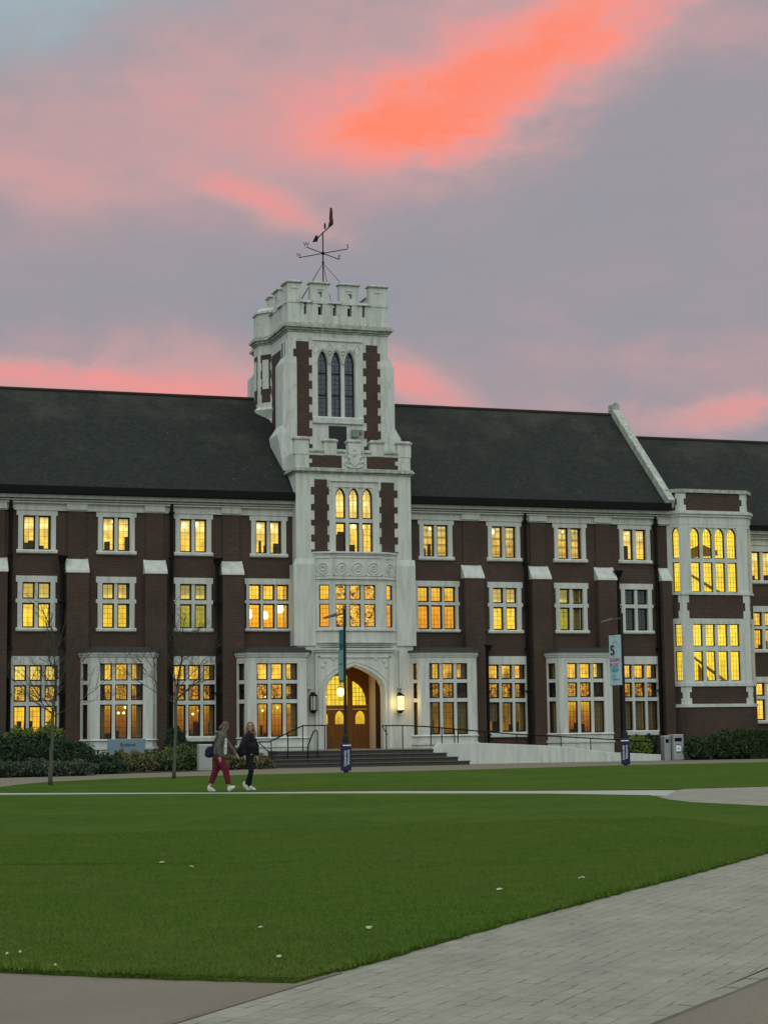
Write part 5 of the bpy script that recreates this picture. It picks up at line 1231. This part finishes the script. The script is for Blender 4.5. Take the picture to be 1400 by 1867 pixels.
def bush(name, label, cat, loc, clumps, n, size, m, seed=1, group=None):
    B = thing(name, label, cat, loc, 0, group)
    leaves('foliage', clumps, n, size, m, B, seed)
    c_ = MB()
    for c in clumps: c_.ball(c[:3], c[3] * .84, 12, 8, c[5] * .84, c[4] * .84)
    c_.build('dark_core', corem, B, smooth=True); return B
lf_dark = leafmat('leaf_dark', (.009, .024, .011), (.022, .044, .018)); lf_mid = leafmat('leaf_mid', (.038, .064, .020), (.080, .10, .034))
lf_lime = leafmat('leaf_lime', (.06, .10, .012), (.13, .17, .03)); lf_brown = leafmat('leaf_brown', (.062, .060, .020), (.12, .105, .042)); lf_grey = leafmat('leaf_greygreen', (.030, .045, .026), (.060, .075, .045))
lf_bright = leafmat('leaf_bright', (.040, .095, .020), (.10, .16, .04))
bush('rhododendron', 'big dark evergreen mound at the left, its right side sloping down to the path', 'bush', (-13.6, -6.6, G(-6.6)),
     [(-2.2, 0, .55, 1.5, 1.3, .85), (-.5, .1, .58, 1.5, 1.3, .88), (.9, .0, .45, 1.3, 1.2, .72), (2.0, -.1, .22, .95, 1.0, .46), (-4, 0, .5, 1.6, 1.3, .85)], 15000, .075, lf_dark, 2)
bush('low_hedge', 'low grey green clipped hedge in front of the dark mound at the far left', 'hedge', (-14.6, -9.3, G(-9.3)),
     [(-2.6, -.3, .22, 1.3, .6, .36), (-1, 0, .22, 1.2, .6, .36), (.4, .2, .22, 1.2, .6, .36), (1.6, .5, .2, 1.0, .6, .34)], 9000, .05, lf_grey, 3)
bush('yellow_shrub', 'yellow green leafy shrub under the leftmost ground floor window', 'shrub', (-13.0, -1.4, G(-1.4)), [(-.7, 0, .95, .75, .6, .75), (.3, 0, 1.0, .7, .6, .78), (-1.2, .1, .8, .5, .5, .6)], 3500, .075, lf_lime, 4)
bush('shrub', 'brownish green shrub just right of the dark evergreen mound', 'shrub', (-10.6, -5.0, G(-5)), [(0, 0, .18, .95, .8, .42), (.8, .2, .26, .8, .8, .46), (-.7, -.2, .14, .7, .7, .36), (.2, .5, .42, .35, .3, .42)], 4500, .055, lf_brown, 5, 'mixed shrubs before the left bay')
bush('shrub', 'olive shrub between the sign board and the second young tree', 'shrub', (-8.7, -4.4, G(-4.4)), [(0, 0, .26, .9, .8, .50), (.8, .1, .36, .6, .6, .58), (-.5, .4, .40, .3, .3, .40)], 4200, .055, lf_mid, 6, 'mixed shrubs before the left bay')
bush('shrub', 'tall dark leafy shrub against the brick pier beside the left bay', 'shrub', (-7.75, -1.6, G(-1.6)), [(0, 0, .8, .45, .45, .85), (.35, 0, .5, .5, .5, .6)], 2600, .06, lf_dark, 7, 'mixed shrubs before the left bay')
bush('shrub', 'bright green leafy shrub left of the walking pair', 'shrub', (-7.7, -4.0, G(-4.0)), [(0, 0, .26, .85, .7, .48), (.6, -.1, .22, .6, .6, .38), (-.5, .3, .45, .5, .5, .45)], 4200, .06, lf_bright, 8, 'mixed shrubs before the left bay')
bush('shrub', 'low olive shrub between the two walking people and the steps', 'shrub', (-5.3, -4.0, G(-4)), [(0, 0, .16, .75, .6, .36), (.5, .2, .2, .5, .5, .36), (-.6, .1, .18, .5, .5, .36)], 3600, .055, lf_brown, 9, 'mixed shrubs before the left bay')
bush('yellow_shrub', 'small bright yellow green shrub behind the right end of the ramp wall', 'shrub', (12.2, -1.9, G(-2)), [(0, 0, .55, .45, .3, .5), (.35, 0, .5, .4, .3, .45)], 2200, .065, lf_lime, 10)
bush('shrub', 'small dark green shrub beside the litter bins', 'shrub', (12.95, -1.5, G(-1.5)), [(0, 0, .55, .45, .3, .5)], 1500, .06, lf_dark, 11, 'mixed shrubs by the ramp')
bush('hedge', 'loose dark green hedge under the stair bay at the right', 'hedge', (15.9, -2.6, G(-2.6)), [(-1.0, 0, .40, .8, .5, .55), (.1, 0, .50, .9, .55, .66), (1.2, .0, .52, .9, .55, .72)], 9000, .06, leafmat('leaf_hedge', (.014, .032, .010), (.034, .058, .018)), 12)
HD = thing('clipped_hedge', 'square clipped dark hedge at the right edge', 'hedge', (19.2, -2.6, G(-2.6)))
r = np.random.default_rng(4)
m_ = MB(); m_.box(-1.95, 6.0, -.55, .55, 0, 1.18); m_.build('dark_core', corem, HD)
k = 14000; p = np.stack([r.uniform(-2, 2.5, k), r.uniform(-.6, .6, k), r.uniform(0, 1.22, k)], 1); f_ = r.integers(0, 3, k); p[f_ == 0, 1] = -.57 + r.normal(0, .025, (f_ == 0).sum()); p[f_ == 1, 2] = 1.2 + r.normal(0, .025, (f_ == 1).sum()); p[f_ == 2, 0] = -1.97 + r.normal(0, .03, (f_ == 2).sum())
a = r.normal(size=(k, 3)); a /= np.linalg.norm(a, axis=1)[:, None]; b = np.cross(a, r.normal(size=(k, 3))); b /= np.linalg.norm(b, axis=1)[:, None]
v = np.stack([p - a * .05, p + b * .022, p + a * .05, p - b * .022], 1); me = bpy.data.meshes.new('foliage'); me.from_pydata(v.reshape(-1, 3).tolist(), [], [(4 * i, 4 * i + 1, 4 * i + 2, 4 * i + 3) for i in range(k)]); me.materials.append(MATS['leaf_hedge'])
o = bpy.data.objects.new('foliage', me); COL.objects.link(o); o.parent = HD

# young bare trees
def tree(label, X, Y, htrunk, htop, spread, seed, nb=9, r0=.075):
    z = G(Y); r = random.Random(seed); Tt = thing('bare_tree', label, 'tree', (X, Y, z), 0, 'young bare trees on the lawn edge')
    tk = MB(); pts = [(0, 0, 0)]
    for k in range(1, 9): pts.append((r.uniform(-.02, .02) + .01 * k, r.uniform(-.02, .02), htrunk * k / 8))
    tk.tube(pts, [r0 * (1.15 - .05 * k) for k in range(9)], 10); tk.build('trunk', bark, Tt, smooth=True)
    cr_ = MB()
    def branch(p, d_, L_, rad_, lev):
        n = 5; ps = [p]; dd = d_.copy()
        for k in range(n):
            dd = (dd + Vector((r.gauss(0, .10), r.gauss(0, .10), r.gauss(.07, .06)))).normalized(); ps.append(ps[-1] + dd * L_ / n)
        cr_.tube(ps, rad_, 5 if lev < 2 else 3, rad_ * .35, cap=False)
        if lev >= 3: return
        for k in range((6, 6, 4)[lev]):
            i_ = r.randint(1, n); q = ps[i_]; t = (ps[i_] - ps[i_ - 1]).normalized(); s = Vector((r.gauss(0, 1), r.gauss(0, 1), r.gauss(.1, .5))).normalized()
            branch(q, (t * .75 + s * .62).normalized(), L_ * r.uniform(.40, .66), rad_ * .5, lev + 1)
    top = Vector(pts[-1])
    for k in range(nb):
        a = 2 * PI * k / nb + r.uniform(-.3, .3); el_ = r.uniform(.35, .95); base = Vector(pts[-1]) - Vector((0, 0, r.uniform(0, htrunk * .22)))
        d_ = Vector((math.cos(a) * math.cos(el_) * spread, math.sin(a) * math.cos(el_) * spread, math.sin(el_))).normalized()
        branch(base, d_, (htop - htrunk) * r.uniform(.55, .8), r0 * .30, 0)
    branch(top, Vector((0, 0, 1)), (htop - htrunk) * .8, r0 * .6, 0)
    cr_.build('crown', bark_d, Tt); return Tt
tree('young bare tree in front of the leftmost windows', -15.11, -19.85, 2.6, 5.0, .85, 21, 9, .058)
tree('young bare tree standing beside the left bay', -10.66, -15.84, 2.9, 5.7, .75, 33, 9, .055)

# pale fallen leaves on the lawn
for i, (X, Y, s_) in enumerate([(-18.1, -51.88, .06), (-17.91, -52.71, .06), (-14.44, -56.11, .055), (-15.73, -57.01, .05), (-19.1, -61.32, .05), (-17.95, -59.77, .05), (-18.76, -59.41, .035), (-20.66, -61.16, .03), (-20.9, -60.35, .03), (-20.8, -60.29, .035)]):
    m_ = MB(); n = 9; r = random.Random(i); s_ *= .75; vs = [(s_ * r.uniform(.6, 1.15) * math.cos(2 * PI * k / n), s_ * .6 * r.uniform(.6, 1.1) * math.sin(2 * PI * k / n), r.uniform(.0, .02)) for k in range(n)]
    m_.add(vs + [(0, 0, .022)], [(k, (k + 1) % n, n) for k in range(n)]); o = m_.build('fallen_leaf', mat('pale_leaf', (.42, .40, .30), .8), loc=(X, Y, G(Y) + .045), rz=r.uniform(0, 6)); sm = o.modifiers.new('thickness', 'SOLIDIFY'); sm.thickness = .002
    tag(o, ('left one of the two pale leaves in the middle of the lawn', 'right one of the two pale leaves in the middle of the lawn', 'pale fallen leaf farthest right on the lawn', 'pale fallen leaf just left of the farthest right one', 'largest pale fallen leaf, near the lawn corner', 'pale fallen leaf right of and above the largest one', 'small pale fallen leaf left of and above the largest one', 'pale fallen leaf at lower left, nearest the tarmac', 'pale fallen leaf at the left edge, the lower one', 'pale fallen leaf second from the left edge')[i], 'leaf', 'pale fallen leaves on the lawn')

# ------------------------------------------------------------------ people
class Body:
    """smooth continuous figure: tapered limbs and ellipsoids merged by a voxel remesh"""
    def __init__(s): s.m = MB()
    def limb(s, pts, rs, n=10):
        s.m.tube(pts, rs, n)
        for p, r in zip(pts, rs): s.m.ball(p, r, 10, 8)
    def ell(s, c, rx, ry, rz, rot=None):
        if rot is not None: s.m.T = Matrix.Translation(c) @ rot.to_4x4(); s.m.ball((0, 0, 0), rx, 14, 10, rz, ry); s.m.T = None
        else: s.m.ball(c, rx, 14, 10, rz, ry)
    def build(s, name, m, parent, vox=.009, sm=6):
        o = s.m.build(name, m, parent, smooth=True); r = o.modifiers.new('r', 'REMESH'); r.mode = 'VOXEL'; r.voxel_size = vox
        q = o.modifiers.new('s', 'SMOOTH'); q.iterations = sm; q.factor = .5
        bpy.context.view_layer.update(); me = bpy.data.meshes.new_from_object(o.evaluated_get(bpy.context.evaluated_depsgraph_get()))
        o.modifiers.clear(); o.data = me
        for p in me.polygons: p.use_smooth = True
        return o
skin = mat('skin', (.42, .25, .19), .6)
def cloth(name, c, amt=.25):
    return mat(name, rough=.9, fn=lambda x, nt, b: (nt.links.new(x.mix(x.noise(objv(nt), 9, 4, .7), c, tuple(v * (1 - amt) for v in c)), b.inputs['Base Color']), bump(nt, b, x.noise(objv(nt), 7, 3, .5, 1.2), 1.0, .06)))
def hand(B, w, d_, curl=.5, sd=1):
    """palm with five fingers; w = wrist, d_ = direction of the hand"""
    w = Vector(w); d_ = Vector(d_).normalized(); sdv = Vector((0, 1, 0)).cross(d_).normalized() if abs(d_.y) < .9 else Vector((1, 0, 0)); pn = d_.cross(sdv)
    B.limb([w, w + d_ * .05, w + d_ * .085], [.024, .030, .028])
    for k, L_ in enumerate((.060, .072, .068, .052)):
        a = w + d_ * .085 + sdv * (.024 - .016 * k); m1_ = a + d_ * L_ * .5 + pn * .004; e = m1_ + (d_ * (1 - curl) + pn * curl * sd).normalized() * L_ * .55
        B.limb([a, m1_, e], [.0095, .0088, .0075], 6)
    a = w + d_ * .03 + sdv * .028; B.limb([a, a + (d_ * .5 + sdv * .8).normalized() * .035, a + (d_ * .9 + sdv * .5).normalized() * .065], [.011, .0095, .008], 6)
def head(B, c, f):
    """c centre, f facing unit vector"""
    f = Vector(f).normalized(); up_ = Vector((0, 0, 1)); s = f.cross(up_).normalized(); u = s.cross(f)
    rot = Matrix((s, f, u)).transposed(); c = Vector(c)
    B.ell(c + u * .025, .074, .092, .088, rot); B.ell(c - u * .035 + f * .014, .062, .072, .082, rot)
    B.ell(c + f * .094 - u * .012, .013, .018, .024, rot); B.ell(c + f * .078 - u * .052, .026, .016, .011, rot); B.ell(c + f * .070 - u * .092, .028, .024, .022, rot)
    for g_ in (-1, 1): B.ell(c + s * g_ * .078 - u * .008, .010, .020, .030, rot)
    return rot, s, u, f, c
def face(parent, c, s, u, f):
    e = MB()
    for g_ in (-1, 1): e.ball(c + f * .088 + s * g_ * .032 + u * .012, .010, 8, 6); e.tube([c + f * .092 + s * g_ * .018 + u * .034, c + f * .086 + s * g_ * .048 + u * .034], .005, 5)
    e.build('eyes', mat('eye_dark', (.03, .02, .015), .4), parent); l = MB(); l.ball(c + f * .090 - u * .052, .020, 8, 6, .006, .008); l.build('lips', mat('lips', (.35, .10, .09), .5), parent)
def shoe(parent, heel, toe, m, h=.075):
    B = Body(); heel, toe = Vector(heel), Vector(toe); up_ = Vector((0, 0, 1)); dr_ = (toe - heel)
    B.limb([heel + up_ * .045, heel + dr_ * .45 + up_ * .04, toe + up_ * .0], [.046, .045, .036]); B.limb([heel + up_ * .03, heel + up_ * .095 + dr_ * .08], [.044, .040]); B.build('shoe', m, parent, .008, 3)
    q = MB(); sd_ = dr_.cross(up_).normalized() * .043; n_ = sd_.cross(dr_).normalized(); n_ = n_ if n_.z > 0 else -n_
    a, b = heel - dr_ * .17, toe + dr_ * .14; q.hexa([a - sd_ * .8 - n_ * .022, b - sd_ * .7 - n_ * .022 - up_ * .0, b + sd_ * .7 - n_ * .022, a + sd_ * .8 - n_ * .022], [a - sd_ - n_ * .002, b - sd_ * .9 - n_ * .002, b + sd_ * .9 - n_ * .002, a + sd_ - n_ * .002]); return q

# person 1: head bowed, open grey jacket, red cropped trousers, mid-stride to the right
z1_ = G(-27.85) + .008
P1 = thing('person', 'walking person with bowed head, open grey jacket and cropped red trousers', 'person', (-11.92, -27.85, z1_), -YAW)
B = Body(); hip = Vector((0, 0, .94))
B.limb([(0, 0, .92), (.02, 0, 1.10), (.05, 0, 1.30), (.08, 0, 1.44)], [.135, .125, .14, .12], 14); B.ell((.07, 0, 1.42), .10, .19, .09)
B.limb([(.09, 0, 1.46), (.125, 0, 1.56)], [.055, .05])
rot, s, u, f, c = head(B, (.155, 0, 1.655), (.80, -.18, -.55))
for y_, kn, an in ((.09, (-.10, .09, .52), (-.245, .09, .13)), (-.09, (.17, -.09, .54), (.25, -.09, .13))): B.limb([(0, y_, .92), kn, an], [.085, .056, .036])
B.limb([(.08, -.19, 1.42), (.00, -.24, 1.14), (.045, -.25, .90)], [.052, .042, .028]); hand(B, (.045, -.25, .90), (.05, 0, -1), .4)
B.limb([(.08, .19, 1.42), (.24, .24, 1.18), (.42, .24, .95)], [.052, .042, .028]); hand(B, (.42, .24, .95), (.45, 0, -.85), .35)
bo = B.build('body', skin, P1)
face(bo, c, s, u, f)
J = Body(); J.limb([(.03, -.0, .96), (.02, 0, 1.10), (.05, 0, 1.30), (.075, 0, 1.44)], [.175, .165, .17, .13], 16); J.ell((.07, 0, 1.40), .13, .225, .10); J.ell((.0, .0, 1.02), .17, .20, .16)
J.limb([(.08, -.20, 1.42), (.0, -.25, 1.14), (.042, -.255, .94)], [.078, .070, .050]); J.limb([(.08, .20, 1.42), (.23, .25, 1.18), (.39, .245, .985)], [.078, .070, .050]); J.ell((-.02, 0, 1.50), .09, .12, .06)
J.build('jacket', cloth('grey_jacket', (.115, .110, .092)), bo)
J = Body(); J.limb([(.155, -.085, .98), (.165, -.09, 1.15), (.165, -.08, 1.30), (.145, -.05, 1.43)], [.052, .052, .050, .035]); J.build('shirt', cloth('white_shirt', (.62, .62, .62)), bo)
J = Body(); J.ell((0, 0, .92), .145, .175, .13)
for y_, kn, an in ((.09, (-.10, .09, .54), (-.20, .09, .27)), (-.09, (.17, -.09, .56), (.235, -.09, .25))): J.limb([(0, y_ * .9, .88), kn, an], [.125, .092, .070])
J.build('trousers', cloth('red_trousers', (.15, .012, .028), .45), bo)
H_ = Body(); H_.ell(c + u * .045 - f * .018, .088, .100, .092, rot); H_.ell(c - f * .05 - u * .02, .080, .06, .10, rot); H_.limb([c + s * .07 + u * .03 + f * .03, c + s * .075 - u * .08 + f * .04], [.03, .022]); H_.limb([c - s * .07 + u * .03 + f * .03, c - s * .075 - u * .08 + f * .04], [.03, .022]); H_.ell(c - f * .085 - u * .07, .06, .05, .07, rot)
H_.build('hair', cloth('ash_blond_hair', (.17, .13, .085), .5), bo)
wsh = cloth('white_trainers', (.62, .64, .60), .2)
for hl_, to_ in (((-.27, .09, .05), (-.13, .09, .025)), ((.255, -.09, .035), (.385, -.09, .125))): shoe(bo, hl_, to_, wsh).build('sole', mat('rubber', (.7, .7, .68), .7), bo)
BG = thing('shoulder_bag', 'dark navy shoulder bag at the hip of the person in red trousers', 'bag', (-11.92 - .245 * math.cos(YAW) , -27.85 - .05 + .245 * math.sin(YAW), z1_ + 1.02), -YAW)
K = Body(); K.ell((0, 0, 0), .13, .085, .145); K.ell((-.02, 0, -.06), .12, .085, .09); K.build('bag_body', cloth('navy_bag', (.012, .014, .035)), BG)
K = MB(); K.tube([(.05, -.05, .12), (.14, -.14, .28), (.24, -.17, .42), (.30, -.10, .46)], .013, 6); K.build('strap', MATS['navy_bag'], BG)

# person 2: dark oversized jacket, leggings, long fair hair, face towards the camera
z2_ = G(-27.4) + .008
P2 = thing('person', 'walking person with long fair hair, dark puffy jacket and black leggings', 'person', (-11.02, -27.4, z2_), -YAW)
B = Body()
B.limb([(0, 0, .93), (.0, 0, 1.12), (.0, 0, 1.30), (.01, 0, 1.44)], [.125, .115, .13, .11], 14); B.ell((.01, 0, 1.42), .09, .18, .085)
B.limb([(.015, 0, 1.46), (.02, -.01, 1.56)], [.05, .047])
rot, s, u, f, c = head(B, (.035, -.02, 1.655), (.10, -1.0, -.04))
for y_, kn, an in ((-.07, (.06, -.08, .50), (-.075, -.07, .16)), (.08, (.04, .07, .50), (.0, .07, .10))): B.limb([(.0, y_, .92), kn, an], [.088, .058, .036])
B.limb([(.02, .17, 1.42), (.14, .18, 1.15), (.19, .14, .90)], [.05, .042, .028]); hand(B, (.19, .14, .90), (.1, -.1, -1), .5)
B.limb([(.02, -.17, 1.42), (-.12, -.22, 1.16), (-.10, -.24, .93)], [.05, .042, .028]); hand(B, (-.10, -.24, .93), (.05, 0, -1), .5)
bo = B.build('body', skin, P2); face(bo, c, s, u, f)
J = Body(); J.ell((-.03, 0, 1.16), .23, .25, .19); J.ell((-.01, 0, 1.33), .19, .24, .14); J.ell((.0, 0, 1.45), .12, .17, .07); J.limb([(-.03, 0, .98), (-.02, 0, 1.2)], [.19, .21], 16); J.ell((0, 0, 1.51), .075, .08, .05)
J.limb([(.04, .18, 1.42), (.16, .19, 1.16), (.195, .145, .95)], [.09, .085, .06]); J.limb([(.0, -.19, 1.42), (-.14, -.24, 1.16), (-.12, -.25, .97)], [.09, .09, .065])
J.build('jacket', cloth('navy_black_jacket', (.014, .012, .022), .5), bo)
J = Body(); J.ell((.0, -.01, .935), .135, .165, .05); J.build('shirt', MATS['white_shirt'], bo)
J = Body(); J.ell((0, 0, .87), .125, .16, .13)
for y_, kn, an in ((-.07, (.06, -.08, .50), (-.07, -.07, .19)), (.08, (.04, .07, .50), (.0, .07, .13))): J.limb([(0, y_, .86), kn, an], [.105, .068, .046])
J.build('leggings', cloth('black_leggings', (.010, .010, .012), .3), bo)
H_ = Body(); H_.ell(c + u * .045 - f * .02, .088, .098, .090, rot)
for g_ in (-1, 1): H_.limb([c + s * g_ * .07 + u * .03, c + s * g_ * .09 - u * .08 - f * .0, c + s * g_ * .12 - u * .20 + f * .05, c + s * g_ * .11 - u * .30 + f * .10], [.032, .038, .040, .022])
H_.ell(c - f * .07 - u * .08, .09, .05, .15, rot); H_.build('hair', cloth('fair_hair', (.26, .155, .09), .55), bo)
for hl_, to_ in (((-.13, -.07, .125), (-.035, -.07, .03)), ((.0, .07, .03), (.135, .06, .025))): shoe(bo, hl_, to_, wsh).build('sole', MATS['rubber'], bo)
BG = thing('handbag', 'black handbag on the arm of the person in the dark jacket', 'bag', (-11.02 - .27 * math.cos(YAW), -27.4 - .12 + .27 * math.sin(YAW), z2_ + 1.0), -YAW)
K = Body(); K.ell((0, 0, 0), .10, .07, .13); K.ell((.02, 0, -.06), .11, .07, .07); K.build('bag_body', cloth('black_bag', (.008, .008, .012)), BG)
K = MB(); K.tube([(-.04, 0, .11), (.03, -.03, .22), (.12, -.03, .26), (.09, 0, .11)], .010, 6); K.build('strap', MATS['black_bag'], BG)
